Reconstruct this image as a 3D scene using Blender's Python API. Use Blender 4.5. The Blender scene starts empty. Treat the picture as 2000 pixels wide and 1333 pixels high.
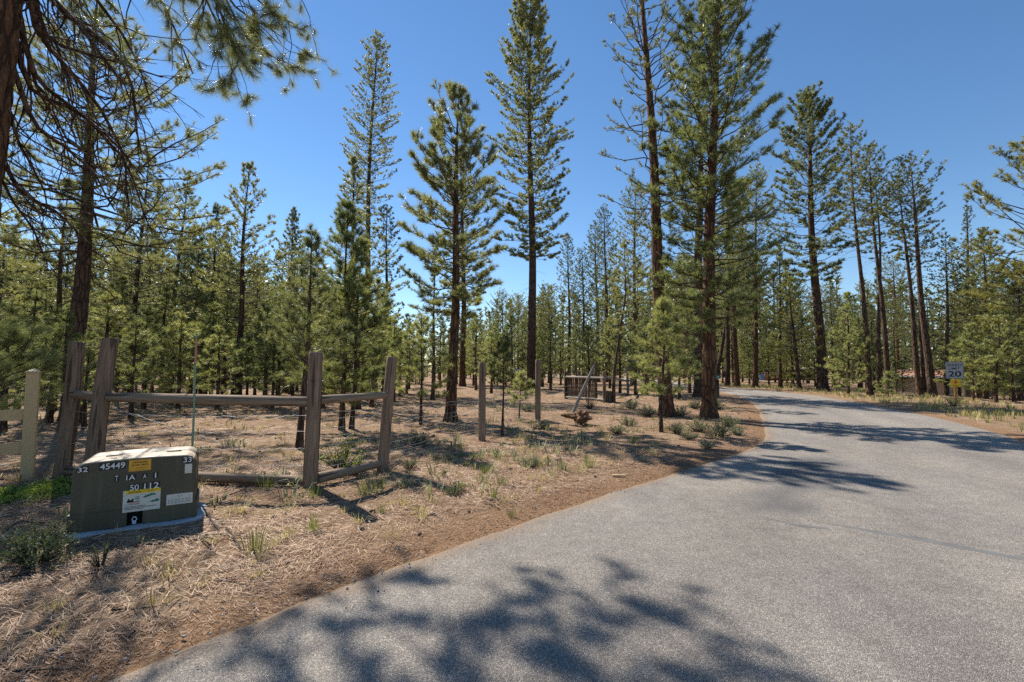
import bpy, bmesh, math, random
import numpy as np
from mathutils import Vector, Matrix
sc = bpy.context.scene
R = math.radians
# ------------------------------------------------------------------ camera, sky, sun, exposure
CAM_H, PITCH, FPX = 1.6, R(3.5), 900.0
cam_d = bpy.data.cameras.new('camera'); cam = bpy.data.objects.new('camera', cam_d); sc.collection.objects.link(cam)
cam_d.sensor_width = 36.0; cam_d.lens = FPX / 2000 * 36; cam_d.clip_start = 0.05; cam_d.clip_end = 3000
cam.location = (0, 0, CAM_H); cam.rotation_euler = (R(90) + PITCH, 0, 0); sc.camera = cam
SUN_EL, SUN_AZ = R(45.5), R(-41.5)          # azimuth measured from +Y (view direction), negative = left
w = bpy.data.worlds.new('World'); sc.world = w; w.use_nodes = True
wn = w.node_tree.nodes; wl = w.node_tree.links; wn.clear()
sky = wn.new('ShaderNodeTexSky'); sky.sky_type = 'NISHITA'; sky.sun_disc = False
sky.sun_elevation = SUN_EL; sky.sun_rotation = SUN_AZ; sky.altitude = 100; sky.air_density = 1.0; sky.dust_density = 0.0; sky.ozone_density = 2.4
bg = wn.new('ShaderNodeBackground'); bg.inputs[1].default_value = 0.089; wo = wn.new('ShaderNodeOutputWorld')
hs = wn.new('ShaderNodeHueSaturation'); hs.inputs['Saturation'].default_value = 1.16; wl.new(sky.outputs[0], hs.inputs['Color']); wl.new(hs.outputs[0], bg.inputs[0]); wl.new(bg.outputs[0], wo.inputs[0])
sl = bpy.data.lights.new('sun', 'SUN'); sl.energy = 5.0; sl.angle = R(0.55); sl.color = (1.0, 0.93, 0.82)
so = bpy.data.objects.new('sun', sl); sc.collection.objects.link(so)
sdir = Vector((math.sin(SUN_AZ) * math.cos(SUN_EL), math.cos(SUN_AZ) * math.cos(SUN_EL), math.sin(SUN_EL)))
so.rotation_euler = (-sdir).to_track_quat('-Z', 'Y').to_euler()
sc.view_settings.view_transform = 'Standard'; sc.view_settings.look = 'None'; sc.view_settings.gamma = 1.0
sc.view_settings.use_curve_mapping = False; sc.view_settings.exposure = 0.8
sc.cycles.max_bounces = 6; sc.cycles.diffuse_bounces = 4; sc.cycles.glossy_bounces = 1; sc.cycles.transmission_bounces = 4; sc.cycles.transparent_max_bounces = 4
sc.cycles.use_denoising = False; sc.cycles.caustics_reflective = False; sc.cycles.caustics_refractive = False
COL = sc.collection
rng = np.random.default_rng(11)
# ------------------------------------------------------------------ helpers
def ray(px, py):
    cx, cy = (px - 1000) / FPX, (666.5 - py) / FPX
    return np.array([cx, math.cos(PITCH) - cy * math.sin(PITCH), math.sin(PITCH) + cy * math.cos(PITCH)])
def gp(px, py, z=0.0):
    r = ray(px, py); t = (z - CAM_H) / r[2]; return np.array([r[0] * t, r[1] * t, z])
def at(px, py, d):
    r = ray(px, py); t = d / r[1]; return np.array([r[0] * t, d, CAM_H + r[2] * t])
def hash2(ix, iy, s=0):
    n = (ix.astype(np.int64) * 374761393 + iy.astype(np.int64) * 668265263 + s * 974634777) & 0x7fffffff
    n = ((n ^ (n >> 13)) * 1274126177) & 0x7fffffff
    return ((n ^ (n >> 16)) & 0xffff) / 65535.0
def vnoise(x, y, s=0):
    x = np.asarray(x, float); y = np.asarray(y, float)
    ix = np.floor(x); iy = np.floor(y); fx = x - ix; fy = y - iy
    fx = fx * fx * (3 - 2 * fx); fy = fy * fy * (3 - 2 * fy)
    a = hash2(ix, iy, s); b = hash2(ix + 1, iy, s); c = hash2(ix, iy + 1, s); d = hash2(ix + 1, iy + 1, s)
    return (a * (1 - fx) + b * fx) * (1 - fy) + (c * (1 - fx) + d * fx) * fy
def fbm(x, y, o=4, s=0):
    v = 0; a = 0.5
    for i in range(o):
        v = v + a * vnoise(x, y, s + i * 17); x = x * 2.03 + 5.1; y = y * 2.03 + 1.7; a *= 0.5
    return v
def sstep(a, b, x):
    t = np.clip((x - a) / (b - a), 0, 1); return t * t * (3 - 2 * t)
def mk(name, V, quads=None, tris=None, tint=None, mat=None, smooth=False, attr='tint'):
    me = bpy.data.meshes.new(name); V = np.asarray(V, np.float32)
    fl = []; ls = []; pos = 0
    for F, k in ((quads, 4), (tris, 3)):
        if F is None or len(F) == 0: continue
        F = np.asarray(F, np.int32); fl.append(F.ravel()); ls.append(pos + np.arange(len(F)) * k); pos += F.size
    fl = np.concatenate(fl); ls = np.concatenate(ls).astype(np.int32)
    me.vertices.add(len(V)); me.vertices.foreach_set('co', V.ravel())
    me.loops.add(len(fl)); me.loops.foreach_set('vertex_index', fl)
    me.polygons.add(len(ls)); me.polygons.foreach_set('loop_start', ls)
    me.update(calc_edges=True)
    if smooth: me.polygons.foreach_set('use_smooth', np.ones(len(ls), bool))
    if tint is not None:
        a = me.attributes.new(attr, 'FLOAT', 'POINT'); a.data.foreach_set('value', np.asarray(tint, np.float32))
    if mat: me.materials.append(mat)
    return me
def ob(name, me, parent=None, loc=None):
    o = bpy.data.objects.new(name, me); COL.objects.link(o)
    if parent is not None: o.parent = parent
    if loc is not None: o.location = loc
    return o
def tag(o, label=None, cat=None, group=None, kind=None):
    if label: o['label'] = label
    if cat: o['category'] = cat
    if group: o['group'] = group
    if kind: o['kind'] = kind
    return o
def empty(name, loc, rz=0.0):
    o = bpy.data.objects.new(name, None); COL.objects.link(o); o.location = loc; o.rotation_euler = (0, 0, rz); o.empty_display_size = 0.1; return o
def norm(a): return a / np.maximum(np.linalg.norm(a, axis=-1, keepdims=True), 1e-9)
def frames(t):
    ref = np.where(np.abs(t[..., 2:3]) > 0.9, np.array([1.0, 0, 0]), np.array([0, 0, 1.0]))
    u = norm(np.cross(t, ref)); return u, np.cross(t, u)
def tubes(P, rad, S=4):
    """P (N,K,3) polylines, rad (N,K) -> verts, quads"""
    P = np.asarray(P, float); N, K, _ = P.shape
    T = np.empty_like(P); T[:, 1:-1] = P[:, 2:] - P[:, :-2]; T[:, 0] = P[:, 1] - P[:, 0]; T[:, -1] = P[:, -1] - P[:, -2]
    T = norm(T); m = norm(T.mean(1)); u0, _ = frames(m)
    u = norm(u0[:, None, :] - T * (T * u0[:, None, :]).sum(-1, keepdims=True)); v = np.cross(T, u)
    a = np.arange(S) * 2 * math.pi / S
    V = P[:, :, None, :] + rad[:, :, None, None] * (u[:, :, None, :] * np.cos(a)[None, None, :, None] + v[:, :, None, :] * np.sin(a)[None, None, :, None])
    idx = np.arange(N * K * S).reshape(N, K, S); nx = np.roll(idx, -1, axis=2)
    Q = np.stack([idx[:, :-1], nx[:, :-1], nx[:, 1:], idx[:, 1:]], -1).reshape(-1, 4)
    return V.reshape(-1, 3), Q
class Acc:
    def __init__(s): s.V = []; s.Q = []; s.T = []; s.A = []; s.n = 0
    def add(s, V, Q=None, T=None, a=0.5):
        V = np.asarray(V, float); s.V.append(V)
        if Q is not None and len(Q): s.Q.append(np.asarray(Q) + s.n)
        if T is not None and len(T): s.T.append(np.asarray(T) + s.n)
        s.A.append(np.full(len(V), a) if np.isscalar(a) else a); s.n += len(V)
    def mesh(s, name, mat, smooth=False):
        return mk(name, np.concatenate(s.V), np.concatenate(s.Q) if s.Q else None, np.concatenate(s.T) if s.T else None, np.concatenate(s.A), mat, smooth)
def box_v(x0, x1, y0, y1, z0, z1):
    V = [(x, y, z) for z in (z0, z1) for y in (y0, y1) for x in (x0, x1)]
    return np.array(V, float), np.array([(0, 2, 3, 1), (4, 5, 7, 6), (0, 1, 5, 4), (2, 6, 7, 3), (0, 4, 6, 2), (1, 3, 7, 5)])
def box(name, dims, mat, parent=None, bev=0.0, seg=2):
    x0, x1, y0, y1, z0, z1 = dims; bm = bmesh.new(); V, Q = box_v(*dims)
    vs = [bm.verts.new(v) for v in V]
    for q in Q: bm.faces.new([vs[i] for i in q])
    bmesh.ops.recalc_face_normals(bm, faces=bm.faces)
    if bev: bmesh.ops.bevel(bm, geom=list(bm.edges), offset=bev, segments=seg, affect='EDGES', profile=0.6)
    me = bpy.data.meshes.new(name); bm.to_mesh(me); bm.free(); me.materials.append(mat); return ob(name, me, parent)
# ------------------------------------------------------------------ materials
def mat(name, build):
    m = bpy.data.materials.new(name); m.use_nodes = True; nt = m.node_tree; nt.nodes.clear()
    out = nt.nodes.new('ShaderNodeOutputMaterial'); build(nt, out); return m
def nd(nt, t, **k):
    n = nt.nodes.new(t)
    for a, b in k.items(): setattr(n, a, b)
    return n
def lk(nt, a, b): nt.links.new(a, b)
def coord(nt, sx=1, sy=1, sz=1, out='Object'):
    tc = nd(nt, 'ShaderNodeTexCoord'); mp = nd(nt, 'ShaderNodeMapping'); mp.inputs['Scale'].default_value = (sx, sy, sz); lk(nt, tc.outputs[out], mp.inputs[0]); return mp.outputs[0]
def noise(nt, vec, scale, detail=4, rough=0.55):
    n = nd(nt, 'ShaderNodeTexNoise'); n.inputs['Scale'].default_value = scale; n.inputs['Detail'].default_value = detail; n.inputs['Roughness'].default_value = rough
    if vec is not None: lk(nt, vec, n.inputs['Vector'])
    return n.outputs['Fac']
def ramp(nt, fac, stops):
    r = nd(nt, 'ShaderNodeValToRGB'); e = r.color_ramp.elements
    while len(e) < len(stops): e.new(0.5)
    for i, (p, c) in enumerate(stops): e[i].position = p; e[i].color = (*c, 1) if len(c) == 3 else c
    lk(nt, fac, r.inputs[0]); return r.outputs[0]
def mixc(nt, f, a, b, mode='MIX'):
    m = nd(nt, 'ShaderNodeMix', data_type='RGBA', blend_type=mode)
    for s, v in ((m.inputs[0], f), (m.inputs[6], a), (m.inputs[7], b)):
        if hasattr(v, 'node'): lk(nt, v, s)
        else: s.default_value = v if not isinstance(v, tuple) or len(v) == 4 else (*v, 1)
    return m.outputs[2]
def math_(nt, op, a, b=0.0):
    m = nd(nt, 'ShaderNodeMath', operation=op)
    for s, v in ((m.inputs[0], a), (m.inputs[1], b)):
        if hasattr(v, 'node'): lk(nt, v, s)
        else: s.default_value = v
    return m.outputs[0]
def bump(nt, h, strength, dist):
    b = nd(nt, 'ShaderNodeBump'); b.inputs['Strength'].default_value = strength; b.inputs['Distance'].default_value = dist; lk(nt, h, b.inputs['Height']); return b.outputs[0]
def princ(nt, out, col, rough=0.8, spec=0.3, nrm=None, metal=0.0):
    p = nd(nt, 'ShaderNodeBsdfPrincipled')
    if hasattr(col, 'node'): lk(nt, col, p.inputs['Base Color'])
    else: p.inputs['Base Color'].default_value = (*col, 1)
    if hasattr(rough, 'node'): lk(nt, rough, p.inputs['Roughness'])
    else: p.inputs['Roughness'].default_value = rough
    p.inputs['Specular IOR Level'].default_value = spec; p.inputs['Metallic'].default_value = metal
    if nrm is not None: lk(nt, nrm, p.inputs['Normal'])
    if out is not None: lk(nt, p.outputs[0], out.inputs[0])
    return p
def attr(nt, n='tint'):
    a = nd(nt, 'ShaderNodeAttribute'); a.attribute_name = n; return a.outputs['Fac']
def m_plain(name, col, rough=0.7, spec=0.3, var=0.12, scale=14):
    def b(nt, out):
        f = noise(nt, coord(nt), scale, 5); c = ramp(nt, f, [(0.3, tuple(x * (1 - var) for x in col)), (0.7, tuple(min(1, x * (1 + var)) for x in col))])
        princ(nt, out, c, rough, spec, bump(nt, f, 0.15, 0.004))
    return mat(name, b)
def m_leaf(name, c0, c1, trans=0.35, rough=0.45, spec=0.5, objvar=0.25):
    def b(nt, out):
        c = ramp(nt, attr(nt), [(0.0, c0), (1.0, c1)])
        oi = nd(nt, 'ShaderNodeObjectInfo'); hs = nd(nt, 'ShaderNodeHueSaturation'); lk(nt, c, hs.inputs['Color'])
        lk(nt, math_(nt, 'ADD', math_(nt, 'MULTIPLY', oi.outputs['Random'], 2 * objvar), 1 - objvar), hs.inputs['Value'])
        lk(nt, math_(nt, 'ADD', math_(nt, 'MULTIPLY', oi.outputs['Random'], -0.03), 0.513), hs.inputs['Hue'])
        p = princ(nt, None, hs.outputs[0], rough, spec)
        t = nd(nt, 'ShaderNodeBsdfTranslucent'); lk(nt, mixc(nt, 1.0, hs.outputs[0], (1.12, 1.10, 0.68, 1), 'MULTIPLY'), t.inputs[0])
        mx = nd(nt, 'ShaderNodeMixShader'); mx.inputs[0].default_value = trans; lk(nt, p.outputs[0], mx.inputs[1]); lk(nt, t.outputs[0], mx.inputs[2]); lk(nt, mx.outputs[0], out.inputs[0])
    return mat(name, b)
M = {}
M['needle'] = m_leaf('ponderosa_needles', (0.145, 0.165, 0.062), (0.33, 0.335, 0.155), 0.54, 0.42, 0.9)
M['needle_dark'] = m_leaf('lodgepole_needles', (0.130, 0.150, 0.062), (0.295, 0.302, 0.148), 0.54, 0.42, 0.9)
M['needle_fir'] = m_leaf('fir_needles', (0.035, 0.050, 0.024), (0.085, 0.105, 0.05), 0.35, 0.42, 0.6)
M['needle_young'] = m_leaf('young_pine_needles', (0.165, 0.200, 0.075), (0.34, 0.36, 0.160), 0.55, 0.42, 0.8)
M['needle_yellow'] = m_leaf('yellowish_needles', (0.15, 0.165, 0.045), (0.30, 0.29, 0.09), 0.5, 0.42, 0.7)
M['needle_brown'] = m_leaf('dead_needles', (0.14, 0.075, 0.03), (0.15, 0.13, 0.05), 0.30, 0.5, 0.3)
M['grass'] = m_leaf('grass_blades', (0.10, 0.14, 0.035), (0.28, 0.29, 0.10), 0.40, 0.5, 0.3)
M['weed'] = m_leaf('bright_weed_leaves', (0.16, 0.24, 0.04), (0.34, 0.42, 0.09), 0.45, 0.5, 0.3)
M['sage'] = m_leaf('sage_leaves', (0.15, 0.165, 0.09), (0.34, 0.35, 0.23), 0.25, 0.7, 0.2)
M['boxleaf'] = m_leaf('shrub_leaves', (0.09, 0.12, 0.06), (0.24, 0.27, 0.15), 0.25, 0.55, 0.35)
M['straw'] = m_leaf('dry_straw', (0.17, 0.085, 0.042), (0.72, 0.53, 0.36), 0.12, 0.6, 0.3, 0.0)
M['drygrass'] = m_leaf('dry_roadside_grass', (0.30, 0.24, 0.11), (0.52, 0.44, 0.22), 0.3, 0.6, 0.25, 0.0)
def bark_b(c_dark, c_mid, c_hi, sx=1.0):
    def b(nt, out):
        v = coord(nt, 9 * sx, 9 * sx, 2.0 * sx); vo = nd(nt, 'ShaderNodeTexVoronoi'); vo.feature = 'DISTANCE_TO_EDGE'; vo.inputs['Scale'].default_value = 1.4
        dn = nd(nt, 'ShaderNodeTexNoise'); dn.inputs['Scale'].default_value = 1.6; lk(nt, v, dn.inputs['Vector'])
        mxv = nd(nt, 'ShaderNodeMix', data_type='VECTOR'); mxv.inputs[0].default_value = 0.35; lk(nt, v, mxv.inputs[4]); lk(nt, dn.outputs['Color'], mxv.inputs[5]); lk(nt, mxv.outputs[1], vo.inputs['Vector'])
        n2 = noise(nt, coord(nt, 30, 30, 9), 1.0, 6, 0.65)
        pl = ramp(nt, vo.outputs['Distance'], [(0.0, (0, 0, 0)), (0.16, (1, 1, 1))])
        h = math_(nt, 'ADD', math_(nt, 'MULTIPLY', pl, 0.7), math_(nt, 'MULTIPLY', n2, 0.5))
        c = ramp(nt, n2, [(0.25, c_dark), (0.5, c_mid), (0.78, c_hi)]); c = mixc(nt, pl, c_dark, c)
        princ(nt, out, c, 0.9, 0.15, bump(nt, h, 1.0, 0.03))
    return b
M['bark'] = mat('pine_bark', bark_b((0.035, 0.024, 0.018), (0.115, 0.072, 0.048), (0.22, 0.145, 0.10)))
M['bark_red'] = mat('reddish_pine_bark', bark_b((0.04, 0.024, 0.016), (0.15, 0.078, 0.042), (0.27, 0.15, 0.085)))
M['bark_grey'] = mat('grey_branch_bark', bark_b((0.05, 0.04, 0.032), (0.12, 0.095, 0.075), (0.22, 0.185, 0.15), 2.5))
def wood_b(c0, c1, c2, axis='z'):
    def b(nt, out):
        s = {'z': (26, 26, 1.6), 'x': (1.6, 26, 26), 'y': (26, 1.6, 26)}[axis]
        g = noise(nt, coord(nt, *s), 1.0, 6, 0.65); big = noise(nt, coord(nt), 3.0, 4)
        c = ramp(nt, g, [(0.28, c0), (0.5, c1), (0.75, c2)]); c = mixc(nt, math_(nt, 'MULTIPLY', big, 0.45), c, c0)
        ck = ramp(nt, noise(nt, coord(nt, s[0] * .5, s[1] * .5, s[2] * .5), 1.0, 2), [(0.56, (0, 0, 0)), (0.60, (1, 1, 1))])
        c = mixc(nt, math_(nt, 'MULTIPLY', ck, 0.8), c, tuple(x * .45 for x in c0))
        kn = nd(nt, 'ShaderNodeTexVoronoi'); kn.inputs['Scale'].default_value = 4.5; lk(nt, coord(nt), kn.inputs['Vector']); c = mixc(nt, ramp(nt, kn.outputs['Distance'], [(0.05, (1, 1, 1)), (0.11, (0, 0, 0))]), c, tuple(x * .6 for x in c0))
        g = math_(nt, 'SUBTRACT', g, math_(nt, 'MULTIPLY', ck, .5))
        princ(nt, out, c, 0.85, 0.2, bump(nt, g, 0.9, 0.012))
    return mat('weathered_wood_' + axis, b)
M['wood_z'] = wood_b((0.11, 0.070, 0.045), (0.27, 0.185, 0.125), (0.43, 0.32, 0.23), 'z')
M['wood_x'] = wood_b((0.11, 0.075, 0.05), (0.29, 0.215, 0.15), (0.46, 0.36, 0.27), 'z')
M['wood_grey'] = wood_b((0.13, 0.115, 0.10), (0.27, 0.245, 0.215), (0.42, 0.39, 0.35), 'z')
M['wood_slat'] = wood_b((0.045, 0.03, 0.02), (0.12, 0.08, 0.055), (0.22, 0.16, 0.115), 'z')
M['tan'] = m_plain('tan_vinyl', (0.72, 0.50, 0.25), 0.5, 0.4, 0.05)
M['wire'] = m_plain('galvanised_wire', (0.40, 0.39, 0.37), 0.45, 0.6, 0.15)
M['stake'] = m_plain('green_fibreglass', (0.16, 0.27, 0.17), 0.45, 0.5, 0.1)
M['stake_red'] = m_plain('faded_red_band', (0.42, 0.18, 0.12), 0.5, 0.4)
def cab_b(nt, out):
    v = coord(nt); n1 = noise(nt, v, 2.2, 6, 0.6); n2 = noise(nt, coord(nt, 14, 14, 1.5), 1, 5); n3 = noise(nt, v, 90, 3)
    c = ramp(nt, n1, [(0.3, (0.066, 0.058, 0.035)), (0.7, (0.09, 0.079, 0.048))]); c = mixc(nt, math_(nt, 'MULTIPLY', ramp(nt, n2, [(0.55, (0, 0, 0)), (0.75, (1, 1, 1))]), 0.35), c, (0.17, 0.15, 0.105, 1))
    princ(nt, out, c, 0.55, 0.4, bump(nt, n3, 0.08, 0.002))
M['cabinet'] = mat('olive_cabinet_paint', cab_b)
def cabtop_b(nt, out):
    v = coord(nt); n1 = noise(nt, v, 5, 7, 0.65); n2 = noise(nt, v, 30, 5)
    c = ramp(nt, n1, [(0.30, (0.25, 0.215, 0.155)), (0.52, (0.36, 0.29, 0.215)), (0.75, (0.47, 0.365, 0.285))]); c = mixc(nt, math_(nt, 'MULTIPLY', ramp(nt, n2, [(0.5, (0, 0, 0)), (0.8, (1, 1, 1))]), 0.4), c, (0.20, 0.15, 0.10, 1))
    princ(nt, out, c, 0.6, 0.35, bump(nt, n2, 0.08, 0.002))
M['cabinet_top'] = mat('faded_dusty_cabinet_top', cabtop_b)
M['pad'] = m_plain('pale_concrete', (0.42, 0.44, 0.45), 0.8, 0.2, 0.15, 8)
M['black'] = m_plain('black_vinyl', (0.014, 0.013, 0.012), 0.5, 0.4)
M['dark'] = m_plain('painted_recess_shade', (0.012, 0.011, 0.01), 0.9, 0.1)  # near-black colour stands in for shade in slots, lock recess and shed
M['white'] = m_plain('white_vinyl', (0.74, 0.72, 0.67), 0.5, 0.4, 0.06)
M['offwhite'] = m_plain('aged_white_sticker', (0.62, 0.58, 0.50), 0.55, 0.35, 0.08)
M['orange'] = m_plain('orange_sticker', (0.72, 0.36, 0.03), 0.45, 0.4, 0.06)
M['yellow'] = m_plain('yellow_paint', (0.80, 0.52, 0.02), 0.5, 0.4, 0.06)
M['red'] = m_plain('red_paint', (0.62, 0.05, 0.03), 0.5, 0.4)
M['green_ink'] = m_plain('green_ink', (0.02, 0.16, 0.09), 0.6, 0.3)
M['lock'] = m_plain('steel_padlock', (0.50, 0.58, 0.66), 0.4, 0.5)
M['sign_shaded_white'] = m_plain('shade_greyed_sheeting', (0.40, 0.39, 0.385), 0.4, 0.4, 0.04)  # white sheeting greyed down: the shade on it is put into the colour
M['sign_black'] = m_plain('sign_ink', (0.015, 0.016, 0.02), 0.5, 0.3)
M['sign_green'] = m_plain('green_address_plate', (0.015, 0.19, 0.13), 0.5, 0.4)
M['post_orange'] = m_plain('ochre_sign_post', (0.42, 0.22, 0.05), 0.7, 0.2, 0.25)
M['roof'] = m_plain('red_brown_shingles', (0.34, 0.17, 0.11), 0.85, 0.2, 0.15, 3)
M['wall_tan'] = m_plain('tan_siding', (0.52, 0.37, 0.25), 0.8, 0.2, 0.05, 2)
M['blue'] = m_plain('blue_tarpaulin', (0.16, 0.30, 0.62), 0.5, 0.4)
M['glass'] = m_plain('dark_window_glass', (0.10, 0.13, 0.13), 0.1, 0.6)
M['brown_board'] = m_plain('brown_boards', (0.27, 0.13, 0.07), 0.8, 0.2, 0.2, 4)
M['stone'] = m_plain('gravel_stone', (0.27, 0.25, 0.24), 0.85, 0.2, 0.45, 9)
M['stone_dark'] = m_plain('dark_rock', (0.09, 0.07, 0.06), 0.9, 0.15, 0.3, 20)
M['chip'] = m_plain('fresh_split_wood', (0.58, 0.40, 0.22), 0.8, 0.2, 0.2, 20)
M['seal'] = m_plain('crack_seal', (0.135, 0.133, 0.131), 0.75, 0.25, 0.2, 5)
def root_b(nt, out):
    n = noise(nt, coord(nt), 14, 7, 0.7); c = ramp(nt, n, [(0.36, (0.05, 0.025, 0.015)), (0.5, (0.19, 0.105, 0.06)), (0.64, (0.44, 0.31, 0.20))]); princ(nt, out, c, 0.9, 0.1, bump(nt, n, 1.0, 0.03))
M['root'] = mat('torn_root_wood', root_b)
def ground_b(nt, out):
    v = coord(nt); big = noise(nt, v, 0.45, 5, 0.6); mid = noise(nt, v, 3.2, 6, 0.65); fine = noise(nt, v, 38, 6, 0.7)
    st = noise(nt, coord(nt, 70, 14, 1), 1, 4, 0.6); st2 = noise(nt, coord(nt, 13, 75, 1), 1, 4, 0.6)
    c = ramp(nt, mid, [(0.28, (0.12, 0.070, 0.042)), (0.45, (0.27, 0.176, 0.112)), (0.60, (0.37, 0.262, 0.175)), (0.78, (0.45, 0.345, 0.24))])
    c = mixc(nt, math_(nt, 'MULTIPLY', ramp(nt, big, [(0.42, (0, 0, 0)), (0.66, (1, 1, 1))]), 0.55), c, (0.23, 0.125, 0.07, 1))
    f = ramp(nt, math_(nt, 'MAXIMUM', st, st2), [(0.52, (0, 0, 0)), (0.68, (1, 1, 1))]); c = mixc(nt, math_(nt, 'MULTIPLY', f, 0.45), c, (0.46, 0.35, 0.23, 1))
    dk = ramp(nt, fine, [(0.32, (1, 1, 1)), (0.48, (0, 0, 0))]); c = mixc(nt, math_(nt, 'MULTIPLY', dk, 0.6), c, (0.07, 0.045, 0.03, 1))
    e = attr(nt, 'edge'); e2 = math_(nt, 'MULTIPLY', e, ramp(nt, math_(nt, 'ADD', math_(nt, 'MULTIPLY', mid, 0.7), math_(nt, 'MULTIPLY', e, 0.5)), [(0.40, (0, 0, 0)), (0.66, (1, 1, 1))]))
    oc = ramp(nt, fine, [(0.3, (0.12, 0.066, 0.036)), (0.5, (0.27, 0.16, 0.09)), (0.72, (0.42, 0.28, 0.17))]); c = mixc(nt, e2, c, oc)
    h = math_(nt, 'ADD', math_(nt, 'MULTIPLY', mid, 0.6), math_(nt, 'ADD', math_(nt, 'MULTIPLY', fine, 0.5), math_(nt, 'MULTIPLY', f, 0.2)))
    princ(nt, out, c, 0.95, 0.1, bump(nt, h, 1.0, 0.05))
M['ground'] = mat('forest_floor', ground_b)
def asphalt_b(nt, out):
    v = coord(nt); vo = nd(nt, 'ShaderNodeTexVoronoi'); vo.inputs['Scale'].default_value = 125; lk(nt, v, vo.inputs['Vector'])
    ve = nd(nt, 'ShaderNodeTexVoronoi'); ve.feature = 'DISTANCE_TO_EDGE'; ve.inputs['Scale'].default_value = 125; lk(nt, v, ve.inputs['Vector'])
    cell = nd(nt, 'ShaderNodeSeparateColor'); lk(nt, vo.outputs['Color'], cell.inputs[0])
    c = ramp(nt, cell.outputs[0], [(0.0, (0.20, 0.192, 0.187)), (0.35, (0.275, 0.262, 0.255)), (0.75, (0.40, 0.38, 0.36)), (1.0, (0.50, 0.475, 0.44))])
    gap = ramp(nt, ve.outputs['Distance'], [(0.03, (1, 1, 1)), (0.16, (0, 0, 0))]); c = mixc(nt, math_(nt, 'MULTIPLY', gap, 0.55), c, (0.055, 0.052, 0.05, 1))
    big = noise(nt, v, 0.5, 5, 0.6); mid = noise(nt, v, 5, 5, 0.6)
    c = mixc(nt, 1.0, c, ramp(nt, big, [(0.3, (0.88, 0.88, 0.90)), (0.7, (1.10, 1.07, 1.02))]), 'MULTIPLY'); c = mixc(nt, 1.0, c, ramp(nt, mid, [(0.3, (0.86, 0.86, 0.86)), (0.7, (1.1, 1.1, 1.1))]), 'MULTIPLY')
    wv = noise(nt, coord(nt, .9, .12, 1), 1.0, 4, .55); c = mixc(nt, 1.0, c, ramp(nt, wv, [(0.35, (0.86, 0.855, 0.85)), (0.62, (1.08, 1.07, 1.05))]), 'MULTIPLY')
    sp2 = noise(nt, v, 1.6, 6, .7); c = mixc(nt, math_(nt, 'MULTIPLY', ramp(nt, sp2, [(0.60, (0, 0, 0)), (0.72, (1, 1, 1))]), .35), c, (0.13, 0.128, 0.125, 1))
    c = mixc(nt, math_(nt, 'MULTIPLY', attr(nt, 'lane'), .5), c, mixc(nt, 1.0, c, (0.74, 0.74, 0.75, 1), 'MULTIPLY')); c = mixc(nt, 1.0, c, (1.03, 0.99, 0.935, 1), 'MULTIPLY')
    e = attr(nt, 'edge'); ef = math_(nt, 'MULTIPLY', e, ramp(nt, mid, [(0.3, (0.25, 0.25, 0.25)), (0.62, (1, 1, 1))])); c = mixc(nt, ef, c, (0.25, 0.165, 0.10, 1))
    pt = math_(nt, 'MULTIPLY', attr(nt, 'patch'), ramp(nt, mid, [(0.25, (0.5, 0.5, 0.5)), (0.6, (1, 1, 1))])); c = mixc(nt, math_(nt, 'MULTIPLY', pt, 0.75), c, (0.10, 0.10, 0.105, 1))
    h = math_(nt, 'ADD', math_(nt, 'MULTIPLY', ramp(nt, ve.outputs['Distance'], [(0.0, (0, 0, 0)), (0.25, (1, 1, 1))]), 0.6), math_(nt, 'MULTIPLY', cell.outputs[1], 0.5))
    princ(nt, out, c, 0.85, 0.25, bump(nt, h, 0.8, 0.006))
M['asphalt'] = mat('chip_seal_asphalt', asphalt_b)
# ------------------------------------------------------------------ road outline and terrain height
LE = np.array([(-9, -7), (-5.6, -2.2)] + [tuple(gp(*q)[:2]) for q in [(20, 1400), (190, 1333), (440, 1230), (700, 1130), (860, 1072), (1000, 1023), (1150, 975), (1290, 932), (1400, 898), (1455, 880), (1486, 866), (1493, 852), (1488, 830), (1482, 802), (1466, 786), (1442, 775), (1408, 766), (1360, 761), (1320, 756), (1286, 749), (1240, 744)]] + [(14, 82), (9, 110), (2, 140)], float)
RE = np.array([(1.5, -10), (4.5, -3), (7.2, 3), (9.4, 7)] + [tuple(gp(*q)[:2]) for q in [(2000, 863), (1935, 842), (1876, 826), (1783, 806), (1690, 788), (1597, 773), (1500, 763), (1405, 756.5), (1359, 752), (1320, 746), (1290, 742)]] + [(20, 86), (14, 114), (7, 145)], float)
def resample(P, n):
    d = np.r_[0, np.cumsum(np.linalg.norm(np.diff(P, axis=0), axis=1))]
    # Catmull-style smoothing by dense linear + box filter
    s = np.linspace(0, d[-1], 2000); X = np.c_[np.interp(s, d, P[:, 0]), np.interp(s, d, P[:, 1])]
    k = 5; Xp = np.pad(X, ((k, k), (0, 0)), 'edge'); X2 = np.stack([np.convolve(Xp[:, i], np.ones(2 * k + 1) / (2 * k + 1), 'valid') for i in (0, 1)], 1)
    u = np.linspace(0, 1, n) ** 2.0; return np.c_[np.interp(u, np.linspace(0, 1, 2000), X2[:, 0]), np.interp(u, np.linspace(0, 1, 2000), X2[:, 1])]
LEs, REs = resample(LE, 160), resample(RE, 160)
POLY = np.concatenate([LEs[::2], REs[::2][::-1]])
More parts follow.
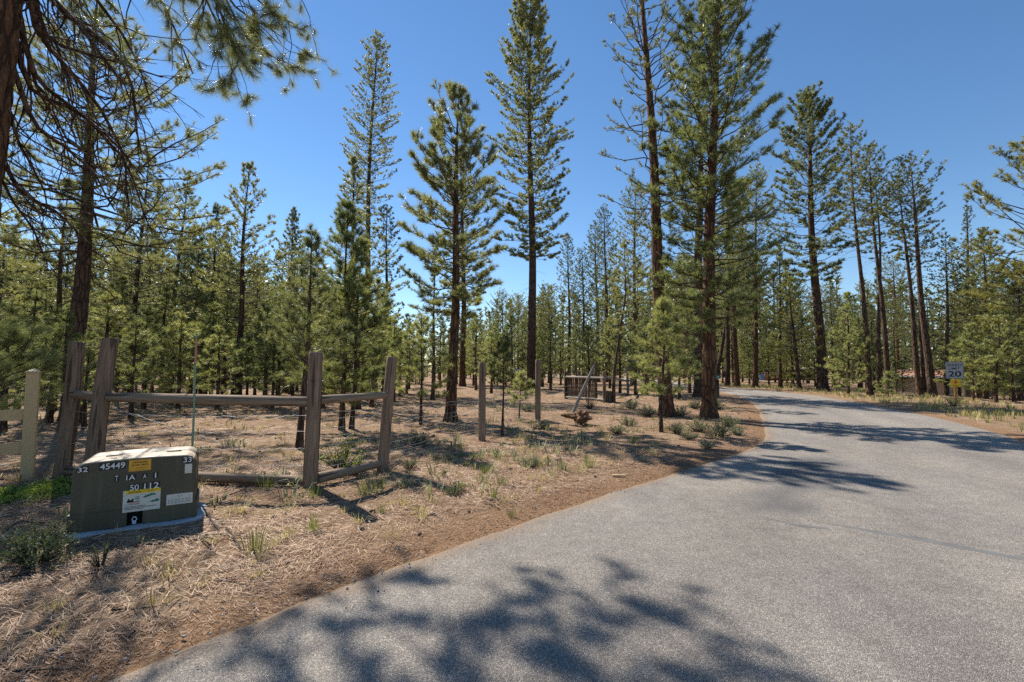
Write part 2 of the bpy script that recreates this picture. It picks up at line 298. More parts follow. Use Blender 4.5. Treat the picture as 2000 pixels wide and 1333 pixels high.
def road_sd(x, y):
    """signed distance to the road edge, negative on the asphalt"""
    x = np.asarray(x, float).ravel(); y = np.asarray(y, float).ravel(); out = np.empty(len(x))
    A = POLY; B = np.roll(POLY, -1, axis=0); D = B - A; DD = (D * D).sum(1)
    for i in range(0, len(x), 40000):
        P = np.c_[x[i:i + 40000], y[i:i + 40000]]; W = P[:, None, :] - A[None]
        t = np.clip((W * D[None]).sum(-1) / DD[None], 0, 1); q = W - t[..., None] * D[None]; d = np.sqrt((q * q).sum(-1).min(1))
        yi, yj = A[None, :, 1], B[None, :, 1]; xi, xj = A[None, :, 0], B[None, :, 0]; py = P[:, 1:2]; pxx = P[:, 0:1]
        with np.errstate(divide='ignore', invalid='ignore'):
            c = ((yi > py) != (yj > py)) & (pxx < (xj - xi) * (py - yi) / (yj - yi) + xi)
        out[i:i + 40000] = np.where(c.sum(1) % 2 == 1, -d, d)
    return out
def hgt(x, y, sd=None):
    x = np.asarray(x, float).ravel(); y = np.asarray(y, float).ravel()
    if sd is None: sd = road_sd(x, y)
    r = np.hypot(x, y); m = sstep(0.15, 2.2, sd)
    h = (fbm(x * 0.35, y * 0.35, 3, 3) - 0.45) * 0.16 * sstep(0.4, 4, sd) * (1 + r / 30) + (fbm(x * 2.2, y * 2.2, 4, 9) - 0.47) * 0.11 * m + 0.035 * m
    h = h - 0.03 * sstep(0.25, -0.3, sd)
    az = np.degrees(np.arctan2(x, y)); h = h - 1.5 * sstep(35, 43, az) * sstep(30, 66, r) * sstep(3, 14, sd)
    return h
def zg(x, y): return float(hgt([x], [y])[0])
def put(px, py, d=None):
    p = gp(px, py)
    if d is not None: p = np.array([(px - 1000) / FPX * d / (math.cos(PITCH) - (666.5 - py) / FPX * math.sin(PITCH)), d, 0])
    p[2] = zg(p[0], p[1]); return p
# ground sheet
rr = np.concatenate([np.linspace(0.0, 1.0, 6)[:-1], np.geomspace(1.0, 1500, 230)])
th = np.radians(np.concatenate([np.linspace(-62, 62, 280), np.linspace(68, 292, 36)]))
RRg, TH = np.meshgrid(rr, th, indexing='ij'); gx, gy = (RRg * np.sin(TH)).ravel(), (RRg * np.cos(TH)).ravel()
gsd = road_sd(gx, gy); gz = hgt(gx, gy, gsd); nr, na = RRg.shape
idx = np.arange(nr * na).reshape(nr, na); nxt = np.roll(idx, -1, axis=1)
gq = np.stack([idx[:-1], idx[1:], nxt[1:], nxt[:-1]], -1).reshape(-1, 4)
edge = np.clip(1 - gsd / (0.35 + 0.7 * fbm(gx * 0.6, gy * 0.6, 3, 5)), 0, 1) * sstep(90, 40, np.hypot(gx, gy)) ; edge = np.sqrt(edge)
gme = mk('ground', np.c_[gx, gy, gz], gq, None, edge, M['ground'], True, 'edge')
tag(ob('ground', gme), kind='structure')
# road sheet: irregular broken edges
def road_mesh():
    n, k = 900, 33; L, Rr = resample(LE, n), resample(RE, n); f = np.linspace(0, 1, k)
    f = 0.5 - 0.5 * np.cos(f * math.pi) * (0.35 + 0.65 * np.abs(np.cos(f * math.pi)) ** 0.3); f[0], f[-1] = 0, 1
    P = L[:, None] * (1 - f)[None, :, None] + Rr[:, None] * f[None, :, None]
    wdt = np.linalg.norm(Rr - L, axis=1); nrm = (Rr - L) / wdt[:, None]; s = np.cumsum(np.r_[0, np.linalg.norm(np.diff(L, axis=0), axis=1)])
    jl = (fbm(s * 0.9, s * 0 + 3.3, 4, 21) - 0.45) * 0.20 + (fbm(s * 7, s * 0 + 1.3, 3, 25) - 0.45) * 0.10; jr = (fbm(s * 0.9, s * 0 + 8.3, 4, 22) - 0.45) * 0.20
    P += nrm[:, None] * (jl[:, None] * (1 - sstep(0, 0.06, f))[None] + jr[:, None] * sstep(0.88, 1, f)[None])[..., None]
    de = np.minimum(f[None] * wdt[:, None], (1 - f)[None] * wdt[:, None])
    x, y = P[..., 0].ravel(), P[..., 1].ravel()
    z = 0.004 + (fbm(x * 0.5, y * 0.5, 3, 31) - 0.45) * 0.018 - 0.022 * np.clip(1 - de.ravel() / 0.10, 0, 1) ** 1.5 + 0.012 * np.clip(de.ravel() / 1.5, 0, 1)
    e = np.clip(1 - de.ravel() / (0.14 + 0.60 * np.clip(fbm(x * 1.3, y * 1.3, 3, 41) - .25, 0, 1) + .25 * fbm(x * 5, y * 5, 2, 43)), 0, 1)
    a, b = gp(1500, 990)[:2], gp(1600, 905)[:2]; D = b - a; t = np.clip(((x - a[0]) * D[0] + (y - a[1]) * D[1]) / (D @ D), 0, 1); dd = np.hypot(x - a[0] - t * D[0], y - a[1] - t * D[1])
    pt = sstep(0.55, 0.15, dd + (fbm(x * 1.5, y * 1.5, 3, 51) - 0.45) * 0.7)
    ln_ = (np.exp(-((f - .30) / .07) ** 2) + np.exp(-((f - .48) / .06) ** 2) + np.exp(-((f - .74) / .07) ** 2))[None] * (0.5 + fbm(x * .3, y * .3, 3, 81).reshape(n, k)); ln_ = np.clip(ln_, 0, 1).ravel()
    idx = np.arange(n * k).reshape(n, k); q = np.stack([idx[:-1, :-1], idx[:-1, 1:], idx[1:, 1:], idx[1:, :-1]], -1).reshape(-1, 4)
    me = mk('road', np.c_[x, y, z], q, None, e, M['asphalt'], True, 'edge'); at_ = me.attributes.new('patch', 'FLOAT', 'POINT'); at_.data.foreach_set('value', pt.astype(np.float32)); al = me.attributes.new('lane', 'FLOAT', 'POINT'); al.data.foreach_set('value', ln_.astype(np.float32)); return me
road = tag(ob('road', road_mesh()), kind='structure')
def ribbon(pts, wd, seed):
    p = np.array([gp(*q)[:2] for q in pts]); d = np.r_[0, np.cumsum(np.linalg.norm(np.diff(p, axis=0), axis=1))]; s = np.linspace(0, d[-1], 60)
    c = np.c_[np.interp(s, d, p[:, 0]), np.interp(s, d, p[:, 1])]; t = norm(np.gradient(c, axis=0)); nn = np.c_[-t[:, 1], t[:, 0]]
    c = c + nn * ((fbm(s * 1.7, s * 0 + seed, 3, seed) - 0.45) * 0.14)[:, None]
    ww = wd * (0.55 + 0.9 * fbm(s * 3, s * 0, 3, seed + 3)) * sstep(0, 0.4, s)
    V = np.concatenate([np.c_[c + nn * ww[:, None], np.full(60, 0.0)], np.c_[c - nn * ww[:, None], np.full(60, 0.0)]]); V[:, 2] = 0.0172 + (fbm(V[:, 0] * 0.5, V[:, 1] * 0.5, 3, 31) - 0.45) * 0.018
    i = np.arange(59); return mk('crack_seal', V, np.c_[i, i + 60, i + 61, i + 1], None, None, M['seal'])
ob('crack_seal', ribbon([(1590, 1022), (1700, 1040), (1830, 1062), (2010, 1097)], 0.05, 5), road)
ob('crack_seal', ribbon([(1480, 1012), (1560, 1030), (1620, 1036)], 0.03, 8), road)
# ------------------------------------------------------------------ pine generator
def needles(P, D, n, L, W, th0=25, th1=85, brush=0.5, droop=0.0, rg=None, tint=None):
    T = len(P); rg = rg or rng; u, v = frames(D)
    ph = rg.uniform(0, 2 * math.pi, (T, n)); tt = np.radians(rg.uniform(th0, th1, (T, n))); Lh = L * rg.uniform(0.7, 1.1, (T, n))
    dr = D[:, None] * np.cos(tt)[..., None] + (u[:, None] * np.cos(ph)[..., None] + v[:, None] * np.sin(ph)[..., None]) * np.sin(tt)[..., None]
    dr[..., 2] -= droop; dr = norm(dr)
    b = P[:, None] - D[:, None] * (rg.uniform(0, 1, (T, n)) * L * brush)[..., None]
    sd = norm(np.cross(dr, rg.normal(size=(T, n, 3)))) * (W * 0.5)
    V = np.stack([b + sd, b - sd, b + dr * Lh[..., None]], 2).reshape(-1, 3)
    tn = rg.uniform(0, 1, T) if tint is None else tint
    tn = np.clip(tn[:, None] * 0.75 + rg.uniform(0, 0.25, (T, n)), 0, 1)
    return V, np.arange(T * n * 3).reshape(-1, 3), np.repeat(tn.ravel(), 3)
PROF = {
 'pon': lambda t: np.interp(t, [0, .08, .3, .55, .8, .93, 1], [.55, .85, 1.0, .92, .62, .34, .10]),
 'cone': lambda t: np.interp(t, [0, .1, .3, .6, .85, 1], [.75, 1.0, .92, .60, .27, .06]),
 'col': lambda t: np.interp(t, [0, .1, .4, .7, .9, 1], [.55, .85, 1.0, .85, .5, .12]),
 'top': lambda t: np.interp(t, [0, .15, .5, .8, 1], [.4, .7, 1.0, .8, .2]),
}
def pine(seed, H, cb, Rc, prof='pon', r0=None, way=None, sp=0.45, nb=5, elb=-8, elt=50, up=0.25, tw=5.0, bare=0.35, L=0.17, W=0.007, n=16, tfill=2, dead_n=14, dead_len=0.9, tfac=0.26, sides=10, rough=0.0, miss=0.12, th=(20, 80), tipbias=0.3, az_bias=None, lo=False, notw=False):
    rg = np.random.default_rng(seed); r0 = r0 or 0.011 * H + 0.03
    if way is None: way = [(0, 0, 0), (H, 0, 0)]
    wz, wx, wy = np.array(way, float).T
    wob = rg.uniform(0, 6.28, 2)
    def c(z):
        z = np.asarray(z, float); a = 0.012 * H * np.minimum(1, z / H * 3)
        return np.stack([np.interp(z, wz, wx) + a * np.sin(z / H * 7 + wob[0]) * .35, np.interp(z, wz, wy) + a * np.sin(z / H * 6 + wob[1]) * .35, z], -1)
    def rad(z): return np.maximum(0.010, r0 * np.clip(1 - z / H, 0, 1) ** 0.75) + r0 * 0.45 * np.exp(-z / 0.22)
    K = max(10, int(H / (0.10 if rough else 0.45))); zs = np.linspace(-0.15, H, K)
    TV, TQ = tubes(c(zs)[None], rad(np.maximum(zs, 0))[None], sides)
    if rough:
        cc = np.repeat(c(zs), sides, 0); dv = TV - cc; ang = np.arctan2(dv[:, 1], dv[:, 0]); rp = np.linalg.norm(dv, axis=1, keepdims=True)
        xx = np.cos(ang) * 2.6; yy = np.sin(ang) * 2.6
        nz = np.abs(fbm(xx * 2.4 + seed, cc[:, 2] * 3.4 + yy * 2.4, 4, 61) - 0.47) * 2
        TV = cc + dv * (1 + rough * (np.minimum(nz * 3, 1) - 0.6)[:, None])
    # branches
    zl = []; z = cb
    while z < H - 0.12:
        t = (z - cb) / (H - cb); k = nb + rg.integers(-1, 2); a0 = rg.uniform(0, 6.28)
        for i in range(k): zl.append((z + rg.normal(0, 0.06), a0 + 6.283 * i / k + rg.normal(0, 0.3)))
        z += sp * rg.uniform(0.7, 1.3) * (1 - 0.15 * t)
    z, az = np.array(zl).T; z = np.minimum(z, H - 0.05); t = np.clip((z - cb) / (H - cb), 0, 1); N = len(z)
    ln = Rc * PROF[prof](t) * rg.uniform(0.62, 1.12, N); ln = np.where(rg.random(N) < miss, ln * 0.4, ln)
    if az_bias is not None: ln = ln * (1 + az_bias[1] * np.cos(az - az_bias[0]))
    ln = np.maximum(ln * 1.22, 0.12)
    e = np.radians(elb + (elt - elb) * t ** 0.9 + rg.normal(0, 8, N)); K = 5 if lo else 7; s = np.linspace(0, 1, K)
    h = np.stack([np.cos(az), np.sin(az), 0 * az], -1); sdv = np.stack([-np.sin(az), np.cos(az), 0 * az], -1)
    wv = np.cumsum(rg.normal(0, 0.035, (N, K)), 1); wv[:, 0] = 0; wu = np.cumsum(rg.normal(0, 0.03, (N, K)), 1); wu[:, 0] = 0
    P = c(z)[:, None] + h[:, None] * (ln[:, None] * s * np.cos(e)[:, None])[..., None] + sdv[:, None] * (wv * ln[:, None])[..., None]
    P[..., 2] += ln[:, None] * (s * np.sin(e)[:, None] + up * s ** 2.4 + wu)
    br = np.maximum(0.006, 0.0125 * ln ** 0.85)[:, None] * (1 - 0.8 * s)[None] + 0.002
    B = Acc(); V, Q = tubes(P, br, 3 if sides < 12 else 5); B.add(V, Q)
    # twigs
    m = np.clip((ln * tw).astype(int), 2, 16); bi = np.repeat(np.arange(N), m); Nt = len(bi)
    st = bare + (1 - bare) * rg.uniform(0, 1, Nt) ** 0.75 * 0.98; f = st * (K - 1); i0 = np.minimum(f.astype(int), K - 2); fr = (f - i0)[:, None]
    base = P[bi, i0] * (1 - fr) + P[bi, i0 + 1] * fr; tan = norm(P[bi, i0 + 1] - P[bi, i0])
    side = norm(np.cross(tan, np.array([0, 0, 1.0]))) * np.where(rg.random(Nt) < 0.5, -1, 1)[:, None]; a = np.radians(rg.uniform(25, 65, Nt))[:, None]
    d = norm(tan * np.cos(a) + side * np.sin(a) + np.array([0, 0, 1.0]) * rg.uniform(-0.1, 0.45, Nt)[:, None])
    tl = np.clip((0.10 + tfac * ln[bi] * (1.15 - st)) * rg.uniform(0.6, 1.25, Nt), 0.08, 1.1)
    tp = base + d * tl[:, None]; tp[:, 2] += tl * 0.12; md = base + d * (tl * 0.55)[:, None]
    if notw: V, Q = tubes(np.stack([base[:1], tp[:1]], 1), np.full((1, 2), .004), 3)
    elif lo: V, Q = tubes(np.stack([base, tp], 1), np.stack([0.005 + 0.004 * tl, 0.003 + 0 * tl], 1), 3)
    else: V, Q = tubes(np.stack([base, md, tp], 1), np.stack([0.004 + 0.003 * tl, 0.003 + 0.002 * tl, 0.0025 + 0 * tl], 1), 3)
    B.add(V, Q)
    dn = norm(tp - md); upv = np.array([0, 0, tipbias])
    TP = [tp, P[:, -1]]; TD = [norm(dn + upv), norm(norm(P[:, -1] - P[:, -2]) + upv)]
    for k in range(1 if lo else tfill):
        q = rg.uniform(0.25, 0.95, Nt)[:, None]; TP.append(base + (tp - base) * q); TD.append(norm(dn + rg.normal(0, 0.35, (Nt, 3)) + upv * .5))
    TP.append(c(np.array([H]))); TD.append(np.array([[0, 0, 1.0]]))
    TP, TD = np.concatenate(TP), np.concatenate(TD)
    tint = np.clip(0.5 + 0.55 * (fbm(TP[:, 0] * 1.3 + seed, TP[:, 2] * 1.3 + TP[:, 1], 2, 71) - 0.42) * 2 + rg.normal(0, 0.16, len(TP)), 0, 1)
    NV, NT, NA = needles(TP, TD, n, L, W, th[0], th[1], 0.55, 0.05, rg, tint)
    # dead lower branches
    if dead_n and cb > 0.8:
        zd = rg.uniform(0.18 * cb, cb * 1.05, dead_n); azd = rg.uniform(0, 6.28, dead_n); ld = dead_len * rg.uniform(0.25, 1.1, dead_n); ed = np.radians(rg.uniform(-30, 10, dead_n))
        hd = np.stack([np.cos(azd), np.sin(azd), 0 * azd], -1); s5 = np.linspace(0, 1, 5); wv = np.cumsum(rg.normal(0, 0.07, (dead_n, 5, 3)), 1); wv[:, 0] = 0
        PD = c(zd)[:, None] + hd[:, None] * (ld[:, None] * s5 * np.cos(ed)[:, None])[..., None] + wv * ld[:, None, None]; PD[..., 2] += ld[:, None] * (s5 * np.sin(ed)[:, None] - 0.1 * s5 ** 2)
        V, Q = tubes(PD, (0.004 + 0.008 * ld)[:, None] * (1 - 0.75 * s5)[None], 3); B.add(V, Q)
        k = 3; bi = np.repeat(np.arange(dead_n), k); ii = rg.integers(1, 4, len(bi)); b0 = PD[bi, ii]; dd = norm(hd[bi] * 0.6 + rg.normal(0, 0.6, (len(bi), 3))); l2 = ld[bi] * rg.uniform(.15, .45, len(bi))
        V, Q = tubes(np.stack([b0, b0 + dd * l2[:, None] * .5 + [0, 0, -.01], b0 + dd * l2[:, None]], 1), np.full((len(bi), 3), 0.003), 3); B.add(V, Q)
    return (TV, TQ), B, (NV, NT, NA)
TRI = [0]
def tree_meshes(nm, seed, mats=('bark', 'needle'), **k):
    (TV, TQ), B, (NV, NT, NA) = pine(seed, **k)
    bm_ = mk(nm + '_branches', np.concatenate(B.V), np.concatenate(B.Q), None, None, M['bark_grey'] if mats[0] != 'bark_red' else M['bark'], True)
    TRI[0] += len(TQ) * 2 + sum(len(q) for q in B.Q) * 2 + len(NT)
    return mk(nm + '_trunk', TV, TQ, None, None, M[mats[0]], True), bm_, mk(nm + '_crown', NV, None, NT, NA, M[mats[1]])
def tree_obj(name, meshes, loc, label, group=None, rz=0.0, scale=1.0, cat='tree'):
    e = empty(name, loc, rz); e.scale = (scale,) * 3 if np.isscalar(scale) else scale
    ob('trunk', meshes[0], e); ob('branches', meshes[1], e)['kind'] = 'stuff'; ob('crown', meshes[2], e)['kind'] = 'stuff'
    return tag(e, label, cat, group)
def lodp(d): return dict(W=float(np.clip((0.0012 if d > 18 else 0.0008) * d, 0.0075, 0.042)), n=int(np.clip((330 if d > 18 else 400) / d, 9, 32)), lo=d > 18, notw=d > 22)
# presets
PRE = {
 'pon':   dict(prof='pon', sp=0.46, nb=5, elb=-12, elt=55, up=0.28, tw=5.0, bare=0.38, L=0.19, tfill=2, tfac=0.24),
 'tall':  dict(prof='pon', sp=0.50, nb=6, elb=-18, elt=46, up=0.34, tw=6.0, bare=0.30, L=0.24, tfill=2, tfac=0.22, dead_n=18, dead_len=1.3),
 'lodge': dict(prof='col', sp=0.44, nb=5, elb=-12, elt=45, up=0.30, tw=6.0, bare=0.25, L=0.13, tfill=2, tfac=0.24, dead_n=24, dead_len=1.1),
 'young': dict(prof='cone', sp=0.32, nb=5, elb=0, elt=52, up=0.22, tw=5.5, bare=0.28, L=0.17, tfill=2, tfac=0.28, dead_n=8, dead_len=0.5),
 'stand': dict(prof='cone', sp=0.42, nb=5, elb=-10, elt=52, up=0.22, tw=5.0, bare=0.22, L=0.17, tfill=2, tfac=0.26, dead_n=14, dead_len=1.0),
 'fir':   dict(prof='cone', sp=0.42, nb=6, elb=-18, elt=35, up=0.10, tw=7.0, bare=0.10, L=0.09, tfill=3, tfac=0.30, dead_n=6, th=(15, 70)),
}
# hero trees: base pixel, depth (None: from the base pixel), top pixel, crown-base pixel row, crown radius in metres, preset, bark/needle materials, extra, label
HERO = [
 (140, 800, 14.0, 192, -10, 500, 3.3, 'tall', ('bark', 'needle'), dict(r0=0.25, prof='cone', rough=0.12, sides=20, L=0.20, n=18, W=.012, sp=.42, tw=6, elb=-20, dead_n=40, dead_len=2.0), 'big dark-barked ponderosa behind the two leaning fence posts'),
 (100, 815, 17.0, 133, 350, 560, 1.2, 'stand', ('bark', 'needle'), {}, 'thin-stemmed pine just left of the big dark ponderosa'),
 (245, 775, 24.0, 290, 300, 700, 2.6, 'stand', ('bark', 'needle_dark'), dict(sp=.36), 'dense dark pine just right of the big ponderosa trunk'),
 (322, 772, 29.0, 366, 335, 640, 2.5, 'stand', ('bark', 'needle_dark'), dict(miss=.3), 'pine with thin bare leader tip left of the wide forked-top pine'),
 (370, 775, 27.0, 392, 460, 690, 1.5, 'stand', ('bark', 'needle'), {}, 'slim leaning pine whose foot shows beside the green stake'),
 (398, 775, 27.0, 427, 400, 640, 2.1, 'stand', ('bark', 'needle_dark'), {}, 'slim pine right of the green stake with twin thin stems'),
 (457, 783, 23.0, 487, 322, 660, 2.2, 'stand', ('bark', 'needle_dark'), dict(r0=.17), 'tallest pine of the left stand above the middle of the log rail'),
 (482, 776, 22.0, 486, 655, 745, 0.75, 'young', ('bark', 'needle_young'), dict(dead_n=3), 'small bright sapling behind the middle of the log rail'),
 (558, 752, 30.0, 575, 410, 700, 2.0, 'stand', ('bark', 'needle_dark'), dict(sp=.33), 'dark dense pine left of the tall middle fence post'),
 (584, 877, None, 612, 452, 740, 0.75, 'young', ('bark', 'needle'), dict(sp=.30, r0=.065, L=.15), 'young leaning pine rising behind the middle fence post'),
 (667, 845, None, 680, 395, 760, 1.15, 'young', ('bark', 'needle_young'), dict(sp=.30, r0=.07, tw=5), 'bushy bright young pine between the middle and right brace posts'),
 (686, 842, None, 706, 470, 770, 0.9, 'young', ('bark', 'needle_young'), dict(sp=.27, r0=.06), 'second bright young pine close behind the bushy one'),
 (697, 797, 19.0, 690, 312, 640, 1.5, 'stand', ('bark', 'needle_dark'), dict(sp=.38), 'narrow pine top poking up left of the tall bare-stemmed pine'),
 (706, 762, 34.0, 735, 66, 455, 1.85, 'lodge', ('bark', 'needle_dark'), dict(r0=.26, sp=.42, tw=8, miss=.1), 'tall narrow lodgepole rising alone left of centre into the sky'),
 (752, 765, 30.0, 757, 402, 720, 1.3, 'lodge', ('bark', 'needle_dark'), {}, 'slender pine at the right foot of the tall narrow lodgepole'),
 (822, 828, None, 824, 615, 775, 0.85, 'young', ('bark', 'needle_young'), dict(sp=.34, r0=.045, tw=5), 'airy bright sapling just right of the right brace post'),
 (845, 782, None, 850, 480, 690, 1.6, 'stand', ('bark', 'needle'), dict(r0=.1), 'thin pine standing left behind the centre ponderosa'),
 (880, 823, None, 897, 178, 610, 1.42, 'pon', ('bark_red', 'needle'), dict(r0=.175, rough=.1, sides=16, sp=.33, tw=6, elb=-15, L=.20, n=22, W=.014, az_bias=(3.1, .12)), 'centre ponderosa with full crown and reddish foot behind the wire'),
 (903, 755, 42.0, 906, 290, 600, 2.4, 'tall', ('bark_red', 'needle'), dict(r0=.3), 'straight red-barked pine right behind the centre ponderosa'),
 (1038, 762, 36.0, 1036, -14, 500, 3.1, 'tall', ('bark', 'needle'), dict(r0=.38, sp=.48, tw=9, n=10, W=.05), 'tallest ponderosa near the centre with bare lower trunk'),
 (981, 850, None, 984, 655, 745, 0.30, 'young', ('bark', 'needle_dark'), dict(sp=.2, r0=.03, L=.12), 'pole-thin dark sapling between the two line posts'),
 (1014, 822, None, 1017, 735, 785, 0.5, 'young', ('bark', 'needle_young'), dict(sp=.2, r0=.025, n=24), 'little pale green sapling left of the second line post'),
 (1112, 747, 52.0, 1110, 460, 690, 1.6, 'lodge', ('bark', 'needle_dark'), {}, 'slim far pine left of the slatted wooden panel'),
 (1140, 748, 50.0, 1138, 490, 680, 1.9, 'lodge', ('bark', 'needle_dark'), {}, 'slim far pine above the slatted wooden panel'),
 (1186, 745, 52.0, 1181, 404, 680, 1.9, 'lodge', ('bark', 'needle_dark'), {}, 'taller of the twin narrow pines right of the leaning pole'),
 (1168, 745, 56.0, 1163, 432, 690, 1.7, 'lodge', ('bark', 'needle_dark'), {}, 'shorter of the twin narrow pines right of the leaning pole'),
 (1198, 787, None, 1218, 470, 640, 1.4, 'stand', ('bark', 'needle_dark'), dict(r0=.085, miss=.35, way='s'), 'crooked dark pine behind the root stump and far rail'),
 (1238, 752, 44.0, 1240, 362, 640, 2.2, 'lodge', ('bark', 'needle_dark'), {}, 'narrow pine just left of the big leaning ponderosa'),
 (1303, 815, None, 1247, -190, 470, 1.75, 'pon', ('bark_red', 'needle_yellow'), dict(r0=.235, rough=.12, sides=18, miss=.45, sp=.5, L=.12, n=14, elb=-10, tw=4.5, dead_n=40, dead_len=1.3), 'leaning ponderosa with sparse brownish crown beside the road'),
 (1385, 818, None, 1392, -150, 640, 1.95, 'pon', ('bark_red', 'needle_young'), dict(r0=.235, rough=.12, sides=18, sp=.34, nb=6, miss=.32, L=.20, n=15, W=.016, tw=7.5, bare=.25, elb=-12, dead_n=30), 'large bushy ponderosa with straight red trunk at the road edge'),
 (1367, 776, 26.5, 1362, 120, 600, 2.6, 'pon', ('bark', 'needle'), dict(r0=.33), 'thick dark trunk pine directly behind the bushy roadside ponderosa'),
 (1291, 848, None, 1297, 590, 770, 0.75, 'young', ('bark', 'needle_young'), dict(sp=.24, r0=.045, L=.16), 'slim twiggy sapling in front of the leaning ponderosa'),
 (1607, 763, 34.0, 1575, 184, 540, 2.7, 'tall', ('bark', 'needle'), dict(r0=.38, sp=.48, tw=8, n=10, W=.045, dead_n=40, dead_len=2.6), 'large dark-trunked ponderosa across the road with rounded top'),
 (1700, 772, 27.5, 1660, 245, 470, 1.25, 'lodge', ('bark', 'needle_dark'), dict(r0=.16), 'tall pencil-thin pine right of the rounded ponderosa'),
 (1737, 768, 29.0, 1697, 288, 480, 1.3, 'lodge', ('bark', 'needle_dark'), dict(r0=.17), 'middle of the slim leaning pines left of the speed sign'),
 (1719, 766, 31.0, 1712, 330, 500, 1.2, 'lodge', ('bark', 'needle_dark'), dict(r0=.14), 'slightly shorter slim pine between two leaning pencil pines'),
 (1822, 777, 26.0, 1776, 315, 500, 1.5, 'lodge', ('bark', 'needle_dark'), dict(r0=.20, prof='top'), 'leaning high-crowned pine immediately left of the speed sign'),
 (1797, 772, 27.5, 1757, 345, 500, 1.3, 'lodge', ('bark', 'needle_dark'), dict(r0=.16, prof='top'), 'second leaning high-crowned pine left of the speed sign'),
 (1806, 770, 30.0, 1788, 400, 520, 1.2, 'lodge', ('bark', 'needle'), dict(r0=.12), 'thin pine squeezed between the two leaning high-crowned ones'),
 (1886, 765, 42.0, 1888, 388, 700, 2.6, 'stand', ('bark_grey', 'needle_dark'), dict(miss=.7, r0=.26, L=.12, bare=.5), 'dead-topped snag-like pine behind the speed sign'),
 (1848, 768, 33.0, 1848, 460, 740, 2.3, 'fir', ('bark', 'needle_fir'), {}, 'very dark dense fir behind the speed sign'),
 (1925, 768, 33.0, 1920, 450, 735, 2.8, 'stand', ('bark', 'needle_yellow'), dict(sp=.30), 'broad yellowish pine right of the dark fir'),
 (2030, 800, 19.5, 2022, 285, 620, 2.3, 'pon', ('bark', 'needle_yellow'), dict(r0=.2), 'pine entering at the right frame edge with spreading branches'),
 (1990, 785, 24.0, 1985, 520, 760, 1.9, 'stand', ('bark', 'needle_yellow'), dict(sp=.3), 'yellow-green bushy pine low at the right edge'),
 (1945, 788, 22.0, 1950, 590, 755, 1.35, 'young', ('bark', 'needle_young'), dict(r0=.07), 'bright young pine right of the speed sign'),
 (1902, 785, 23.0, 1898, 630, 755, 1.1, 'young', ('bark', 'needle_young'), dict(r0=.06), 'bright young pine directly behind the speed sign plate'),
 (1657, 772, 28.0, 1655, 572, 755, 1.2, 'young', ('bark', 'needle_young'), dict(r0=.09), 'bright young pine at the right of the thick dark trunk'),
 (1735, 778, 25.5, 1736, 728, 770, 0.55, 'young', ('bark', 'needle_young'), dict(r0=.03, sp=.2), 'knee-high sapling among the slim leaning trunks'),
 (1545, 760, 37.0, 1546, 732, 757, 0.6, 'young', ('bark', 'needle_yellow'), dict(r0=.03, sp=.2), 'tiny yellow-green sapling across the road'),
 (1640, 766, 32.0, 1640, 715, 757, 0.6, 'young', ('bark', 'needle_young'), dict(r0=.03, sp=.2), 'small sapling between young bright pine and thick dark trunk'),
 (1475, 753, 40.0, 1476, 330, 600, 2.2, 'lodge', ('bark_red', 'needle_dark'), dict(r0=.22), 'straight grey-red trunk across the road left of the curved pine'),
 (1440, 750, 42.0, 1425, 380, 620, 2.2, 'stand', ('bark_red', 'needle_dark'), dict(r0=.25), 'leaning reddish trunk across the road near the green plate'),
 (1421, 749, 44.0, 1420, 340, 600, 2.2, 'stand', ('bark', 'needle'), dict(r0=.24), 'dark trunk across the road closest to the green plate'),
 (1562, 762, 35.0, 1540, 540, 705, 2.0, 'stand', ('bark', 'needle_yellow'), dict(r0=.16), 'yellow-green leaning pine across the road'),
 (1524, 757, 38.0, 1522, 480, 690, 1.8, 'stand', ('bark', 'needle'), dict(r0=.16), 'pine between the straight grey-red trunk and the yellow-green one'),
 (1395, 748, 46.0, 1450, 430, 640, 2.2, 'stand', ('bark', 'needle_dark'), dict(), 'far pine behind the green plate leaning right'),
 (-14, 870, 6.9, -6, 640, 805, 0.85, 'young', ('bark', 'needle_young'), dict(sp=.16, r0=.03, n=46, W=.0035, L=.19, elb=10), 'bright young pine overhanging the tan vinyl fence'),
]
for i, (bx, by, d, tx, ty, cby, Rc, pre, mats, ex, label) in enumerate(HERO):
    p = put(bx, by, d); dd = p[1]; top = at(tx, ty, dd); H = top[2] - p[2]
    cb = max(0.25, at(bx, cby, dd)[2] - p[2]); k = dict(PRE[pre]); k.update(lodp(dd)); k.update(ex)
    lx = top[0] - p[0]
    if k.get('way') == 's': k['way'] = [(0, 0, 0), (H * .2, 0.05, 0), (H * .45, .5 * lx + .12, .1), (H * .65, lx + .1, 0), (H, lx, 0)]
    else: k['way'] = [(0, 0, 0), (H * .33, lx * .40, 0.05), (H * .66, lx * .74, -.03), (H, lx, 0)]
    ms = tree_meshes('pine%02d' % i, 100 + i, mats, H=H, cb=min(cb, H * .8), Rc=Rc, **k)
    tree_obj({'young': 'young_pine', 'fir': 'fir_tree'}.get(pre, 'pine_tree'), ms, p, label)
